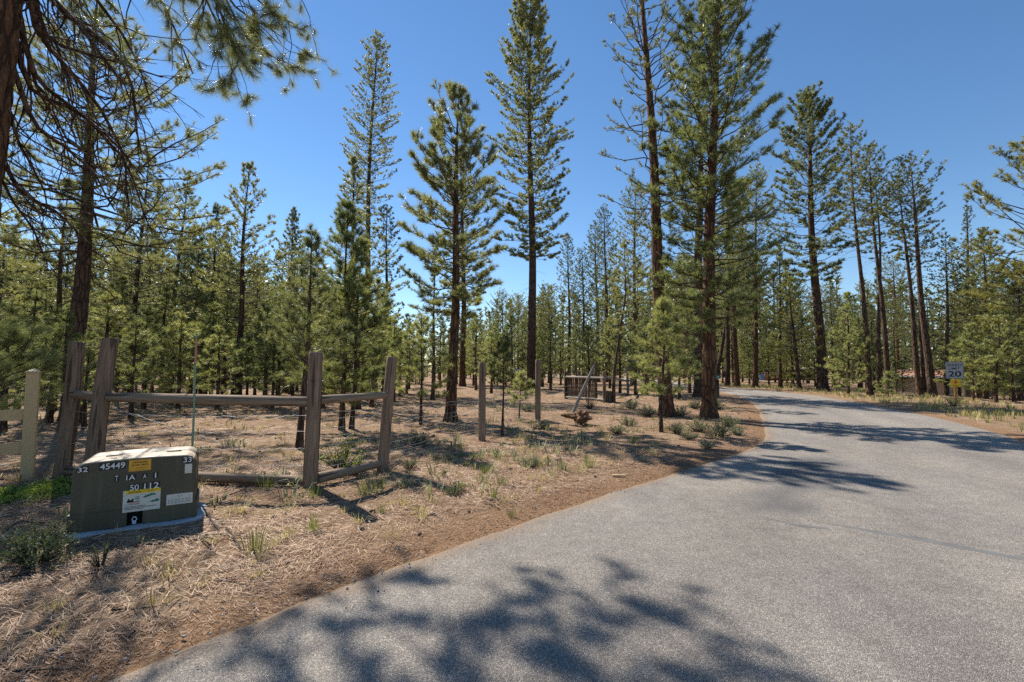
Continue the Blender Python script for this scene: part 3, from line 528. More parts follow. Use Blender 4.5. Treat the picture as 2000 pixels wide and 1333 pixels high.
# ------------------------------------------------------------------ stand of background trees (shared meshes)
ARCH = []; NEARY = [tree_meshes('thicket%d' % i, 760 + i, ('bark', 'needle_young'), H=H, cb=cb, Rc=Rc, **dict(PRE['young'], sp=sp, W=.012, n=20, tw=5, dead_n=10)) for i, (H, cb, Rc, sp) in enumerate([(4.4, .8, 1.0, .34), (6.0, 1.6, 1.15, .38)])]
for i, (H, cb, Rc, pre, nm) in enumerate([(14, 3.6, 2.5, 'stand', 'needle_dark'), (14, 2.6, 2.3, 'stand', 'needle'), (14, 5.5, 2.0, 'lodge', 'needle_dark'), (14, 4.4, 2.3, 'lodge', 'needle'), (10, 1.8, 2.0, 'stand', 'needle'), (8, 1.1, 1.9, 'young', 'needle_young'), (12, 2.0, 2.0, 'stand', 'needle_dark'), (5, .6, 1.35, 'young', 'needle_young')]):
    k = dict(PRE[pre]); k.update(W=.034, n=13, lo=True, notw=True)
    if pre == 'young': k['sp'] = .34
    ARCH.append((H, tree_meshes('stand%d' % i, 700 + i, ('bark_red' if i % 3 == 2 else 'bark', nm), H=H, cb=cb, Rc=Rc, **k)))
SKY = np.array([(-200, 440), (0, 420), (100, 400), (250, 420), (380, 440), (450, 430), (520, 450), (640, 470), (740, 540), (790, 610), (860, 610), (960, 560), (1000, 540), (1080, 530), (1150, 540), (1200, 490), (1270, 450), (1500, 470), (1600, 500), (1700, 500), (1750, 480), (1850, 490), (1950, 480), (2200, 470)], float)
ZONES = [(-400, 330, 'pine in the crowded stand left of the green stake', 'crowded pines left of the green stake'), (330, 620, 'pine in the stand above the long log rail', 'pines above the long log rail'), (620, 860, 'pine in the far stand behind the right brace post', 'far pines behind the right brace post'),
         (860, 1090, 'far pine behind the two wired line posts', 'far pines behind the line posts'), (1090, 1330, 'far pine behind the slatted panel and rail', 'far pines behind the slatted panel'), (1330, 1640, 'pine in the stand across the road bend', 'pines across the road bend'), (1640, 2400, 'pine in the thick stand behind the speed sign', 'pines behind the speed sign')]
HB = [gp(h[0], h[1]) if h[2] is None else put(h[0], h[1], h[2]) for h in HERO]
placed = [(p[0], p[1]) for p in HB]; nfill = 0; tries = 0; rf = np.random.default_rng(5)
while nfill < 345 and tries < 20000:
    tries += 1; px = rf.uniform(-150, 2150); d = 25 + 72 * rf.random() ** 1.2; x = (px - 1000) / FPX * d
    if road_sd([x], [d])[0] < 2.5: continue
    if 39.5 < math.degrees(math.atan2(x, d)) < 44.5 and d < 52: continue
    if min((x - a) ** 2 + (d - b) ** 2 for a, b in placed) < (1.3 + d * .012) ** 2: continue
    if 790 < px < 1330 and d < 36: continue
    if 1330 < px < 1640 and d < 44: continue
    sk = np.interp(px, SKY[:, 0], SKY[:, 1]); ty = sk + rf.uniform(0, 150) * (1 if rf.random() < .7 else 1.6); H = 1.6 + (721 - ty) / FPX * d
    H = min(H, 25)
    if H < 2.5: continue
    if rf.random() < .44: H = rf.uniform(2.5, 7)
    cand = [5, 7] if H < 6.5 else ([4, 1, 5, 6] if H < 9 else [0, 1, 2, 3, 6, 0])
    if px > 1330 and H >= 9: cand = [2, 3, 0, 2, 6]
    k = cand[rf.integers(len(cand))]; A = ARCH[k]; s = H / A[0]
    z = next(z for z in ZONES if z[0] <= px < z[1]); dsc = ['tall dark cone-shaped ', 'tall full-crowned ', 'slim dark high-crowned ', 'slim high-crowned ', 'mid-height bushy ', 'bright bushy young ', 'mid-height dark bushy ', 'small bright young '][k] + ('' if d < 52 else 'background ')
    tree_obj('young_pine' if k in (5, 7) else 'pine_tree', A[1], (x, d, zg(x, d)), dsc + z[2].replace('far pine', 'pine'), z[3], rf.uniform(0, 6.28), (max(s, .75 * s + .2) * rf.uniform(.85, 1.1),) * 2 + (s,))
    placed.append((x, d)); nfill += 1
# thicket of young pines between the fence and the stand
for k, (px, d, H) in enumerate([(15, 11.5, 3.2), (128, 11.6, 3.0), (172, 12.4, 2.6), (62, 15, 4.2), (85, 20, 5.5), (205, 17, 4.4), (232, 22, 6.0), (285, 19, 4.2), (318, 24, 5.8), (352, 18, 3.8), (415, 21, 4.6), (440, 26, 6.2), (520, 20, 4.4), (545, 25, 6.0), (632, 19, 4.6), (640, 25, 6.5), (728, 20, 4.4), (735, 26, 6.6), (770, 23, 4.2), (795, 29, 5.0), (930, 34, 5.5), (960, 30, 4.0), (1000, 38, 6.0), (1075, 34, 5.0), (1150, 32, 4.6), (1210, 30, 4.8), (1262, 27, 4.6), (1325, 24, 4.0), (1345, 30, 6), (40, 18, 4.6), (105, 14, 3.6), (150, 21, 5.2), (262, 15, 3.2), (300, 27, 5.4), (338, 21, 4.0), (385, 24, 4.8), (428, 17.5, 3.2), (468, 28, 5.6), (500, 24, 3.6), (535, 18.5, 3.0), (570, 28, 5.6), (604, 22, 4.2), (655, 29, 5.8), (708, 24, 4.6), (748, 30, 5.4), (782, 26, 3.6), (800, 36, 5.0), (860, 40, 6), (925, 44, 6), (985, 46, 5.5), (1020, 48, 6.5), (1060, 42, 5), (1095, 46, 6), (1125, 40, 5), (1190, 38, 5.6), (1232, 42, 6.2), (1275, 34, 4.4), (1255, 30, 3.0),
    (1410, 50, 5), (1432, 56, 6), (1462, 47, 4.6), (1500, 45, 4.2), (1512, 54, 6), (1535, 48, 5), (1575, 50, 5.5), (1590, 42, 3.6), (1625, 42, 5), (1680, 36, 4.6), (1690, 44, 6), (1720, 38, 4), (1760, 40, 3.2), (1870, 30, 4.2), (1935, 27, 3.6), (1975, 22, 3.0), (1990, 30, 5)]):
    j = int(H > 4.7); A = ((4.4, 6.0)[j], NEARY[j]); s_ = H / A[0]; x = (px - 1000) / FPX * d
    tree_obj('young_pine', A[1], (x, d, zg(x, d)), *((('short ' if H < 3.5 else 'mid-sized ' if H < 4.7 else 'taller ') + 'young pine in the bright thicket ' + ('beside the leaning posts' if px < 240 else 'above the long log rail' if px < 600 else 'behind the right brace post'), 'thicket of young pines behind the fence') if px < 820 else (('short ' if H < 4.5 else 'taller ') + 'young pine ' + ('beyond the two line posts' if px < 1090 else 'beyond the slatted panel'), 'young pines beyond the line posts') if px < 1400 else (('short ' if H < 4.5 else 'taller ') + 'young pine ' + ('in the undergrowth across the road bend' if px < 1640 else 'in the undergrowth near the speed sign'), 'young pines across the road')), rz=k * 2.1, scale=(s_ * rf.uniform(1.0, 1.3),) * 2 + (s_,))
# off-frame trees on the left whose shade falls into the picture
for x, y, H, k in [(-16, 9, 13, 1), (-14.5, 5.5, 11, 0), (-19, 15, 15, 0), (-11.5, 2.5, 12, 6)]:
    s = H / ARCH[k][0]; tree_obj('pine_tree', ARCH[k][1], (x, y, zg(x, y)), 'pine standing off the left edge of the view', 'pines off the left edge', rf.uniform(0, 6.28), s)
# distant wood: one mass
def distant():
    B, NV = Acc(), Acc(); n = 760; az = np.radians(rf.uniform(-62, 62, n)); d = rf.uniform(95, 210, n); x, y = d * np.tan(az) * .9, d
    for i in range(n):
        if abs(x[i]) > 330: continue
        if road_sd([x[i]], [y[i]])[0] < 3: continue
        px = 1000 + FPX * x[i] / y[i]; sk = np.interp(px, SKY[:, 0], SKY[:, 1]) + rf.uniform(20, 150); H = 1.6 + (721 - sk) / FPX * y[i]; H = np.clip(H, 5, 30)
        zz = zg(x[i], y[i]); V, Q = tubes(np.array([[[x[i], y[i], zz - .2], [x[i], y[i], zz + H]]]), np.array([[.012 * H + .05, .03]]), 5); B.add(V, Q)
        T = 52; t = rf.uniform(.04, 1, T) ** .9; rad = .2 * H * (1.02 - t) * rf.uniform(.3, 1, T); a = rf.uniform(0, 6.28, T)
        P = np.stack([x[i] + rad * np.cos(a), y[i] + rad * np.sin(a), zz + t * H], -1); D = norm(np.stack([np.cos(a), np.sin(a), .6 + 0 * a], -1))
        V, F, A_ = needles(P, D, 5, .055 * H + .2, .18 * H / 10, 10, 80, .3, 0, rf); NV.add(V, None, F, A_)
    e = empty('distant_wood', (0, 0, 0)); ob('trunks', B.mesh('distant_trunks', M['bark']), e)['kind'] = 'stuff'; ob('foliage', NV.mesh('distant_foliage', M['needle_dark']), e)['kind'] = 'stuff'
    tag(e, 'distant pine wood closing the view behind the stand', 'wood', kind='stuff')
distant()
# ------------------------------------------------------------------ near tree at the left edge: drooping dead limbs and live tips overhead
def near_tree():
    rg = np.random.default_rng(77); bx, by = -6.60, 5.35; H = 17.0; base = np.array([bx, by, zg(bx, by)])
    def c(z): z = np.asarray(z, float); return np.stack([0.040 * z + 0 * z, 0.012 * z, z], -1)
    K, S = 260, 40; zs = np.linspace(-.15, H, K); r0 = .27; rad = np.maximum(.02, r0 * np.clip(1 - zs / H, 0, 1) ** .6) + .12 * np.exp(-np.maximum(zs, 0) / .3)
    V, Q = tubes(c(zs)[None], rad[None], S); cc = np.repeat(c(zs), S, 0); dv = V - cc; ang = np.arctan2(dv[:, 1], dv[:, 0])
    nz = np.abs(fbm(np.cos(ang) * 5 + 9, cc[:, 2] * 2.6 + np.sin(ang) * 5, 5, 61) - .47) * 2; V = cc + dv * (1 + .16 * (np.minimum(nz * 3, 1) - .6)[:, None])
    e = empty('pine_tree', base); ob('trunk', mk('near_trunk', V, Q, None, None, M['bark_red'], True), e)
    B, NV = Acc(), Acc(); TP, TD = [], []
    def limb(p0, pts, r, live, sub=10, gn=2, droop=.25):
        """polyline limb through pts with crooked side branches; live = fraction of ends with needles"""
        pts = np.array([p0] + list(pts)); d = np.r_[0, np.cumsum(np.linalg.norm(np.diff(pts, axis=0), axis=1))]; n = 14; s = np.linspace(0, d[-1], n)
        P = np.stack([np.interp(s, d, pts[:, i]) for i in range(3)], -1); P[1:-1] = (P[:-2] + 2 * P[1:-1] + P[2:]) / 4
        P += np.cumsum(rg.normal(0, .018, (n, 3)), 0) * np.linspace(0, 1, n)[:, None]; V, Q = tubes(P[None], (r * (1 - .82 * np.linspace(0, 1, n)) + .003)[None], 6); B.add(V, Q)
        grow(P, r, live, sub, gn, droop, d[-1]); tip(P, live * 1.0)
    def tip(P, live):
        if rg.random() < live:
            dd = norm(P[-1] - P[-2]); TP.append(P[-1]); TD.append(dd)
            for k in range(1, 4):
                if rg.random() < .75: TP.append(P[-1] + (P[-2] - P[-1]) * k * .3); TD.append(norm(dd + rg.normal(0, .3, 3)))
    def grow(P, r, live, sub, gn, droop, L):
        n = len(P)
        for k in range(sub):
            f = rg.uniform(.22, .99); i = min(int(f * (n - 1)), n - 2); b = P[i] + (P[i + 1] - P[i]) * (f * (n - 1) - i); t = norm(P[i + 1] - P[i]); side = norm(np.cross(t, [0, 0, 1.0]) + 1e-6) * (1 if rg.random() < .5 else -1)
            l = np.clip(L * rg.uniform(.14, .38) * (1.25 - f * .6), .18, 1.7); m = 7; dirn = norm(t * rg.uniform(.5, 1.1) + side * rg.uniform(.3, 1) + np.array([0, 0, rg.uniform(-.5, .35)])); q = [b]
            for j in range(m - 1):
                dirn = norm(dirn + rg.normal(0, .20, 3) + np.array([0, 0, -droop * .35 if j < 3 else droop * .5 * live])); q.append(q[-1] + dirn * l / (m - 1))
            q = np.array(q); rr_ = max(.003, r * .34 * (1 - f * .5)); V, Q = tubes(q[None], (rr_ * (1 - .7 * np.linspace(0, 1, m)) + .0015)[None], 4); B.add(V, Q)
            if gn > 1: grow(q, rr_, live, rg.integers(2, 5), gn - 1, droop, l)
            tip(q, live)
    def tr(h): return np.array([.04 * h, .012 * h, h])
    def W_(px, py, d): return at(px, py, d) - base
    # bare limbs reaching right, drooping towards their ends
    bare = [(9.6, [(150, -60, 6.2), (250, 60, 7.0), (300, 190, 7.4)], .05, .0), (8.2, [(100, 20, 6.0), (180, 60, 6.6), (255, 130, 7.2), (285, 300, 7.6)], .05, .05), (7.6, [(90, 90, 6.0), (200, 120, 6.8), (330, 160, 7.8)], .04, .0),
            (7.2, [(80, 80, 5.9), (150, 140, 6.3), (230, 260, 6.9), (255, 400, 7.3)], .042, .02), (6.6, [(70, 165, 5.9), (130, 200, 6.4), (210, 260, 7.0), (290, 350, 7.7)], .04, .0), (6.4, [(60, 190, 5.8), (110, 190, 6.2), (180, 235, 6.8), (262, 330, 7.5), (300, 460, 8)], .036, .0),
            (5.9, [(60, 250, 5.8), (110, 275, 6.2), (180, 330, 6.8), (210, 400, 7.1)], .036, .0), (5.4, [(45, 300, 5.7), (80, 360, 6.0), (95, 430, 6.2)], .022, .0), (4.7, [(40, 388, 5.8), (95, 400, 6.2), (150, 440, 6.8), (178, 500, 7.1), (195, 560, 7.3)], .03, .0),
            (4.3, [(40, 405, 5.8), (70, 440, 6.0), (88, 520, 6.2)], .018, .0), (8.9, [(70, -20, 5.0), (150, 30, 4.6), (230, 140, 4.8)], .04, .05), (7.9, [(60, 60, 6.6), (120, 120, 8.0), (150, 260, 9.0)], .035, .0), (6.9, [(60, 150, 6.6), (110, 240, 7.8), (140, 330, 8.6)], .03, .0), (10.4, [(180, -120, 7.0), (320, -10, 8.2), (380, 140, 8.6)], .05, .35)]
    for h, pts, r, lv in bare: limb(tr(h), [W_(*q) for q in pts], r, lv, 19, 2, .3)
    # live limbs overhead
    live = [(11.5, [(280, -160, 7.2), (380, -40, 8.4), (420, 40, 8.9), (470, 100, 9.2), (535, 110, 9.4)], .05), (11.3, [(300, -120, 6.8), (390, 0, 7.1), (425, 60, 7.2), (440, 130, 7.3), (470, 180, 7.3)], .045), (12.0, [(350, -180, 7.8), (470, -80, 9.0), (560, -10, 9.6), (600, 22, 9.8)], .045),
            (12.2, [(200, -260, 6.6), (420, -160, 8.4), (560, -80, 9.4), (550, 30, 9.7)], .05),  (11.2, [(320, -120, 7.6), (400, -20, 8.6), (440, 80, 9.0), (485, 150, 9.2), (522, 168, 9.3)], .045), (11.6, [(330, -140, 7.8), (430, -20, 8.8), (490, 60, 9.3), (558, 90, 9.5)], .045), (11.4, [(300, -110, 7.6), (370, 0, 8.5), (400, 80, 8.9), (458, 195, 9.1)], .04),
            (12.6, [(-1.2, 0, 0)], 0), ]
    for h, pts, r in live:
        if r: limb(tr(h), [W_(a + 12, b - 48, c_ * .915) for a, b, c_ in pts], r, .97, 18, 2, .28)
    n_in = len(TP)
    for k in range(40):
        h = rg.uniform(8.5, 16.5); a = rg.uniform(0, 6.28); l = rg.uniform(1.6, 3.6) * (1 - .55 * (h - 8.5) / 8.5)
        p0 = tr(h); hv = np.array([math.cos(a), math.sin(a), 0]); limb(p0, [p0 + hv * l * .5 + [0, 0, .1], p0 + hv * l * .85 + [0, 0, .0], p0 + hv * l + [0, 0, .15]], .035, .9, 7, 2, .3)
    V, F, A_ = needles(np.array(TP[:n_in]), np.array(TD[:n_in]), 48, .215, .0036, 15, 75, .75, .03, rg); NV.add(V, None, F, A_)
    V, F, A_ = needles(np.array(TP[n_in:]), np.array(TD[n_in:]), 14, .19, .010, 15, 75, .75, .03, rg); NV.add(V, None, F, A_)
    TRI[0] += sum(len(q) for q in B.Q) * 2 + len(F)
    ob('branches', B.mesh('near_branches', M['bark'], True), e)['kind'] = 'stuff'; ob('crown', NV.mesh('near_crown', M['needle']), e)['kind'] = 'stuff'
    tag(e, 'near ponderosa at the left edge with tangled bare limbs and overhanging tips', 'tree')
near_tree()

# ------------------------------------------------------------------ logs, posts, wires
def log(name, p0, p1, r0, r1, m, parent=None, seed=0, sides=14, wob=0.05, flat=False, chamf=True):
    """tapered log along local z from p0 to p1, slightly lumpy, closed ends"""
    p0, p1 = np.array(p0, float), np.array(p1, float); Ln = np.linalg.norm(p1 - p0); K = max(4, int(Ln / 0.12)); t = np.linspace(0, 1, K)
    if chamf: t = np.r_[0, 0.012 / Ln, t[1:-1], 1 - 0.012 / Ln, 1]
    K = len(t); a = np.arange(sides) * 2 * math.pi / sides; T, A = np.meshgrid(t, a, indexing='ij')
    rr_ = r0 + (r1 - r0) * T; rr_ = rr_ * (1 + wob * 2 * (fbm(np.cos(A) * 1.5 + seed * 3.1, T * Ln * 2.5 + np.sin(A) * 1.5, 3, seed) - .45))
    if chamf: rr_[0] *= .9; rr_[-1] *= .9
    bend = .012 * Ln * np.sin(t * math.pi) * (1 if seed % 2 else -1)
    V = np.stack([rr_ * np.cos(A) + bend[:, None], rr_ * np.sin(A), T * Ln], -1).reshape(-1, 3); idx = np.arange(K * sides).reshape(K, sides); nx = np.roll(idx, -1, 1)
    Q = np.stack([idx[:-1], nx[:-1], nx[1:], idx[1:]], -1).reshape(-1, 4); c0 = len(V); V = np.concatenate([V, [[0, 0, 0], [0, 0, Ln]]])
    Tt = np.concatenate([np.stack([nx[0], idx[0], np.full(sides, c0)], -1), np.stack([idx[-1], nx[-1], np.full(sides, c0 + 1)], -1)])
    o = ob(name, mk(name, V, Q, Tt, None, m), parent); me = o.data
    sm = np.ones(len(me.polygons), bool); sm[len(Q):] = False; me.polygons.foreach_set('use_smooth', sm)
    d = Vector(p1 - p0); o.rotation_mode = 'QUATERNION'; o.rotation_quaternion = d.to_track_quat('Z', 'Y')
    o.location = Vector(p0) - (parent.location if parent is not None else Vector((0, 0, 0))); return o
def cable(name, pts, r, m, parent=None, sag=0.0, n=24, wav=0.0, seed=0):
    pts = np.array(pts, float); d = np.r_[0, np.cumsum(np.linalg.norm(np.diff(pts, axis=0), axis=1))]; s = np.linspace(0, d[-1], n)
    P = np.stack([np.interp(s, d, pts[:, i]) for i in range(3)], -1); P[:, 2] -= sag * np.sin(np.linspace(0, math.pi, n)); rg = np.random.default_rng(seed)
    if wav: P[1:-1] += rg.normal(0, wav, (n - 2, 3))
    V, Q = tubes(P[None], np.full((1, n), r), 5); o = ob(name, mk(name, V, Q, None, None, m, True), parent)
    if parent is not None: o.location = -parent.location
    return o
def postp(px, py, top, d=None):
    b = put(px, py, d); t = at(top[0], top[1], b[1]); return b, t
P1, T1 = postp(118, 942, (151, 668)); P2, T2 = postp(180, 952, (216, 661)); P3, T3 = postp(604, 955, (617, 688)); P4, T4 = postp(747, 920, (766, 697))
P5, T5 = postp(941, 862, (942, 708)); P6, T6 = postp(1050, 824, (1051, 703))
fe = empty('log_brace_fence', P3)
for k, (b, t, r, lab) in enumerate([(P1, T1, .095, 'leftmost leaning post'), (P2, T2, .10, 'leaning post just behind the cabinet'), (P3, T3, .095, 'tall middle post'), (P4, T4, .085, 'right brace post')]):
    q = log('post', b - (t - b) * .12, t, r * 1.04, r * .96, M['wood_z'], fe, k + 3); q['label'] = lab
def lerp(a, b, t): return a + (b - a) * t
def onp(b, t, z): return lerp(b, t, (z - b[2]) / (t[2] - b[2]))
a_ = onp(P1, T1, 1.24); b_ = onp(P3, T3, 1.16); mid = onp(P2, T2, 1.22) + np.array([.02, -.02, 0])
log('rail', a_ + np.array([.03, 0, 0]), mid, .062, .062, M['wood_x'], fe, 11); log('rail', mid + np.array([.07, .0, .0]), b_ + np.array([-.06, .02, 0]), .066, .070, M['wood_x'], fe, 12)
log('rail', onp(P3, T3, 1.16) + np.array([.06, .05, .02]), onp(P4, T4, 1.17) + np.array([-.03, -.05, .02]), .062, .054, M['wood_x'], fe, 13)
log('rail', onp(P1, T1, .16) + np.array([.05, .02, 0]), onp(P3, T3, .10) + np.array([-.07, .03, 0]), .07, .066, M['wood_x'], fe, 14)
log('rail', onp(P3, T3, .12) + np.array([.07, .06, 0]), onp(P4, T4, .11) + np.array([-.03, -.06, .02]), .075, .06, M['wood_x'], fe, 15)
tag(fe, 'weathered log brace fence with tall posts and round rails behind the cabinet', 'fence')
lp = log('fence_post', P5 - [0, 0, .25], T5, .085, .078, M['wood_z'], None, 21); tag(lp, 'brown wooden line post in front of the pole-thin sapling', 'fence post', 'line posts of the wire fence')
lp = log('fence_post', P6 - [0, 0, .25], T6, .092, .085, M['wood_z'], None, 22); tag(lp, 'darker wooden line post before the tallest ponderosa trunk', 'fence post', 'line posts of the wire fence')
P7, T7 = postp(1180, 786, (1176, 728)); P8, T8 = postp(1227, 773, (1226, 708))
# wires
wf = empty('wire_fence', P5)
for z in (.32, .55, .78, 1.0):
    cable('strand', [onp(P1, T1, z), onp(P2, T2, z - .01) + [0, .1, 0], onp(P3, T3, z * .97)], .0028, M['wire'], wf, .03, 60, .006, int(z * 100))
    cable('strand', [onp(P3, T3, z), onp(P4, T4, z), onp(P5, T5, z * .95)], .0028, M['wire'], wf, .02, 40, .005, int(z * 100) + 1)
    cable('strand', [onp(P5, T5, z * .95), onp(P6, T6, z), onp(P7, T7, z)], .003, M['wire'], wf, .02, 40, .005, int(z * 100) + 2)
cable('strand', [onp(P2, T2, 1.12), onp(P3, T3, .25)], .004, M['wire'], wf, .02, 30, .006, 9); cable('strand', [onp(P3, T3, .3), onp(P4, T4, 1.05)], .003, M['wire'], wf, .01, 20, .004, 10)
def mesh_wire():
    B = Acc()
    for (b0, t0), (b1, t1) in [((P3, T3), (P4, T4)), ((P4, T4), (P5, T5)), ((P5, T5), (P6, T6))]:
        n = int(np.linalg.norm(b1 - b0) / .16)
        for i in range(1, n):
            a = lerp(onp(b0, t0, .08), onp(b1, t1, .08), i / n); c = lerp(onp(b0, t0, .92), onp(b1, t1, .92), i / n); V, Q = tubes(np.stack([a, c])[None] + rng.normal(0, .006, (1, 2, 3)), np.full((1, 2), .0016), 3); B.add(V, Q)
        for z in (.14, .24, .43, .66, .9):
            V, Q = tubes(np.stack([lerp(onp(b0, t0, z), onp(b1, t1, z), k / 6) + rng.normal(0, .005, 3) for k in range(7)])[None], np.full((1, 7), .0017), 3); B.add(V, Q)
    o = ob('woven_mesh', B.mesh('woven_mesh', M['wire']), wf); o.location = -wf.location; o['kind'] = 'stuff'
mesh_wire(); tag(wf, 'thin rusty barbed and woven wire strung between the wooden posts', 'wire fence')
# ------------------------------------------------------------------ tan vinyl fence at the left edge
vp = put(52, 945); ve = empty('vinyl_fence', vp, R(38)); box('post', (-.066, .066, -.066, .066, -.1, 1.50), M['tan'], ve, .008); box('post_cap', (-.078, .078, -.078, .078, 1.50, 1.525), M['tan'], ve, .008)
bm = bmesh.new(); vs = [bm.verts.new(v) for v in [(-.07, -.07, 1.526), (.07, -.07, 1.526), (.07, .07, 1.526), (-.07, .07, 1.526), (0, 0, 1.565)]]
for q in [(0, 1, 4), (1, 2, 4), (2, 3, 4), (3, 0, 4), (3, 2, 1, 0)]: bm.faces.new([vs[i] for i in q])
me = bpy.data.meshes.new('cap_point'); bm.to_mesh(me); bm.free(); me.materials.append(M['tan']); ob('cap_point', me, ve)
for z in (.92, .46): box('rail', (-2.4, -.067, -.022, .022, z - .075, z + .075), M['tan'], ve, .006)
box('post', (-2.54, -2.41, -.066, .066, -.1, 1.5), M['tan'], ve, .008)
tag(ve, 'tan vinyl two-rail fence with square capped post at the left edge', 'fence')
# ------------------------------------------------------------------ electrical cabinet
A0, B0 = gp(127, 1046, .05)[:2], gp(384, 1010, .05)[:2]; uu = (B0 - A0); WID = np.linalg.norm(uu); ANG = math.atan2(uu[1], uu[0]); uu /= WID; nn = np.array([-uu[1], uu[0]])
ZB = .05; HT = .655; DEP = .66
def uz(px, py):
    r = ray(px, py); q = A0 - 0 * nn; t = (q @ nn) / (r[:2] @ nn); p = r * t; return float((p[:2] - A0) @ uu), float(CAM_H + p[2] - ZB)
ce = empty('electrical_cabinet', (A0[0], A0[1], ZB), ANG)
def prof(inset=0.0, r=.10):
    pts = []; L0, R0, Tt = .0 + inset, WID - inset, HT - inset; tap = .028
    def X(x, z): return x + tap * (z / HT) * (1 if x < WID / 2 else -1)
    for k in range(9): a = math.pi - k * math.pi / 16; pts.append((L0 + r + r * math.cos(a), Tt - r + r * math.sin(a)))
    for k in range(1, 6): pts.append((lerp(L0 + r, R0 - r, k / 6), Tt + .010 * math.sin(k / 6 * math.pi)))
    for k in range(9): a = math.pi / 2 - k * math.pi / 16; pts.append((R0 - r + r * math.cos(a), Tt - r + r * math.sin(a)))
    return [(X(x, z), z) for x, z in pts]
def cab():
    ys = [(0.0, .010), (.004, .003), (.014, 0.0), (DEP * .5 - .004, 0.0), (DEP * .5, .006), (DEP * .5 + .004, 0.0), (DEP - .014, 0.0), (DEP - .004, .003), (DEP, .010)]; zb = .175
    body, top = bmesh.new(), bmesh.new(); rings = [[(x, y + .05 * 0, z) for x, z in prof(i)] for y, i in ys]; n = len(rings[0])
    # top strip: profile points 3..n-4 ; sides: the rest down to the skirt
    tv = [[top.verts.new(p) for p in r[3:n - 3]] for r in rings]
    for a, b in zip(tv[:-1], tv[1:]):
        for i in range(len(a) - 1): top.faces.new((a[i], a[i + 1], b[i + 1], b[i]))
    bv = [[body.verts.new(p) for p in [(prof(ys[k][1])[0][0] - .004, ys[k][0], zb)] + r[0:4]] for k, r in enumerate(rings)]; cv = [[body.verts.new(p) for p in r[n - 4:] + [(prof(ys[k][1])[-1][0] + .004, ys[k][0], zb)]] for k, r in enumerate(rings)]
    for G in (bv, cv):
        for a, b in zip(G[:-1], G[1:]):
            for i in range(len(a) - 1): body.faces.new((a[i], a[i + 1], b[i + 1], b[i]))
    for k in (0, len(ys) - 1):
        r = rings[k]; i = ys[k][1]; f = [body.verts.new(p) for p in [(r[0][0] - .004, ys[k][0], zb)] + r + [(r[-1][0] + .004, ys[k][0], zb)]]; body.faces.new(f if k == 0 else f[::-1])
    for nm, b, m in (('body', body, 'cabinet'), ('top_cover', top, 'cabinet_top')):
        bmesh.ops.recalc_face_normals(b, faces=b.faces); me = bpy.data.meshes.new(nm); b.to_mesh(me); b.free(); me.materials.append(M[m]); o = ob(nm, me, ce)
        for p in me.polygons: p.use_smooth = len(p.vertices) == 4
        if nm == 'top_cover': tc = o
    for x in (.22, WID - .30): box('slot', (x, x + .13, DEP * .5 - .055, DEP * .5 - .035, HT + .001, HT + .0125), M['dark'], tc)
cab()
u0, z0 = uz(262, 1018)
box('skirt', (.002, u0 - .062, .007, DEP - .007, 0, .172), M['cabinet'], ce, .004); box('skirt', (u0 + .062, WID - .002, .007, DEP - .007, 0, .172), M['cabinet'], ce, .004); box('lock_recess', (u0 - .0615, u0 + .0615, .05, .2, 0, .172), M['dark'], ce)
pl = box('padlock', (u0 - .018, u0 + .014, .012, .03, .012, .048), M['lock'], ce, .006)
th_ = np.linspace(0, math.pi, 12); V, Q = tubes(np.stack([u0 - .002 + .018 * np.cos(th_), 0 * th_ + .021, .048 + .034 * np.sin(th_)], -1)[None], np.full((1, 12), .005), 8); ob('shackle', mk('shackle', V, Q, None, None, M['lock'], True), pl)
def text_mesh(s, wd, ht, m, extr=.0004, off=.0):
    cu = bpy.data.curves.new('t', 'FONT'); cu.body = s; cu.size = 1; cu.extrude = 0; cu.offset = off; o = bpy.data.objects.new('t', cu); COL.objects.link(o); bpy.context.view_layer.update()
    me = bpy.data.meshes.new_from_object(o.evaluated_get(bpy.context.evaluated_depsgraph_get())); bpy.data.objects.remove(o); bpy.data.curves.remove(cu)
    v = np.empty(len(me.vertices) * 3, np.float32); me.vertices.foreach_get('co', v); v = v.reshape(-1, 3); mn, mx = v.min(0), v.max(0); c = (mn + mx) / 2; sx, sy = wd / (mx[0] - mn[0]), ht / (mx[1] - mn[1]); sx = min(sx, sy * 1.25)
    v2 = np.c_[(v[:, 0] - c[0]) * sx, 0 * v[:, 0], (v[:, 1] - c[1]) * sy]; me.vertices.foreach_set('co', v2.ravel()); me.materials.clear(); me.materials.append(m); me.update(); return me
def plate(name, rect, m, parent, y=-.0022, th=.002):
    (ua, za), (ub, zb) = rect; return box(name, (ua, ub, y, y + th, za, zb), m, parent)
def prect(px0, py0, px1, py1):
    pm, qm = (px0 + px1) / 2, (py0 + py1) / 2; sl = .09 * (px1 - px0); ua, ub = uz(px0, qm)[0], uz(px1, qm)[0]; zt, zb = uz(pm, py0 + sl / 2)[1], uz(pm, py1 - sl / 2)[1]; return (ua, zb), (ub, zt)
def tile(px0, py0, px1, py1, s):
    (ua, za), (ub, zb) = prect(px0, py0, px1, py1); t = plate('number_tile', ((ua, za), (ub, zb)), M['black'], ce); w_, h_ = ub - ua, zb - za
    o = ob('number', text_mesh(s, w_ - .014, h_ * .80, M['white'], off=.008), t); o.location = ((ua + ub) / 2, -.0030, (za + zb) / 2)
for a in [(149, 911, 174, 925, '32'), (194, 901, 246, 920, '45449'), (357, 891, 376, 905, '33'), (223, 928, 233, 941, 'T'), (245, 926, 266, 940, '1A'), (278, 925, 288, 936, 'A'), (299, 922, 309, 935, '1'), (252, 945, 273, 960, '50'), (278, 943, 288, 957, '1'), (291, 940, 312, 956, '12')]: tile(*a)
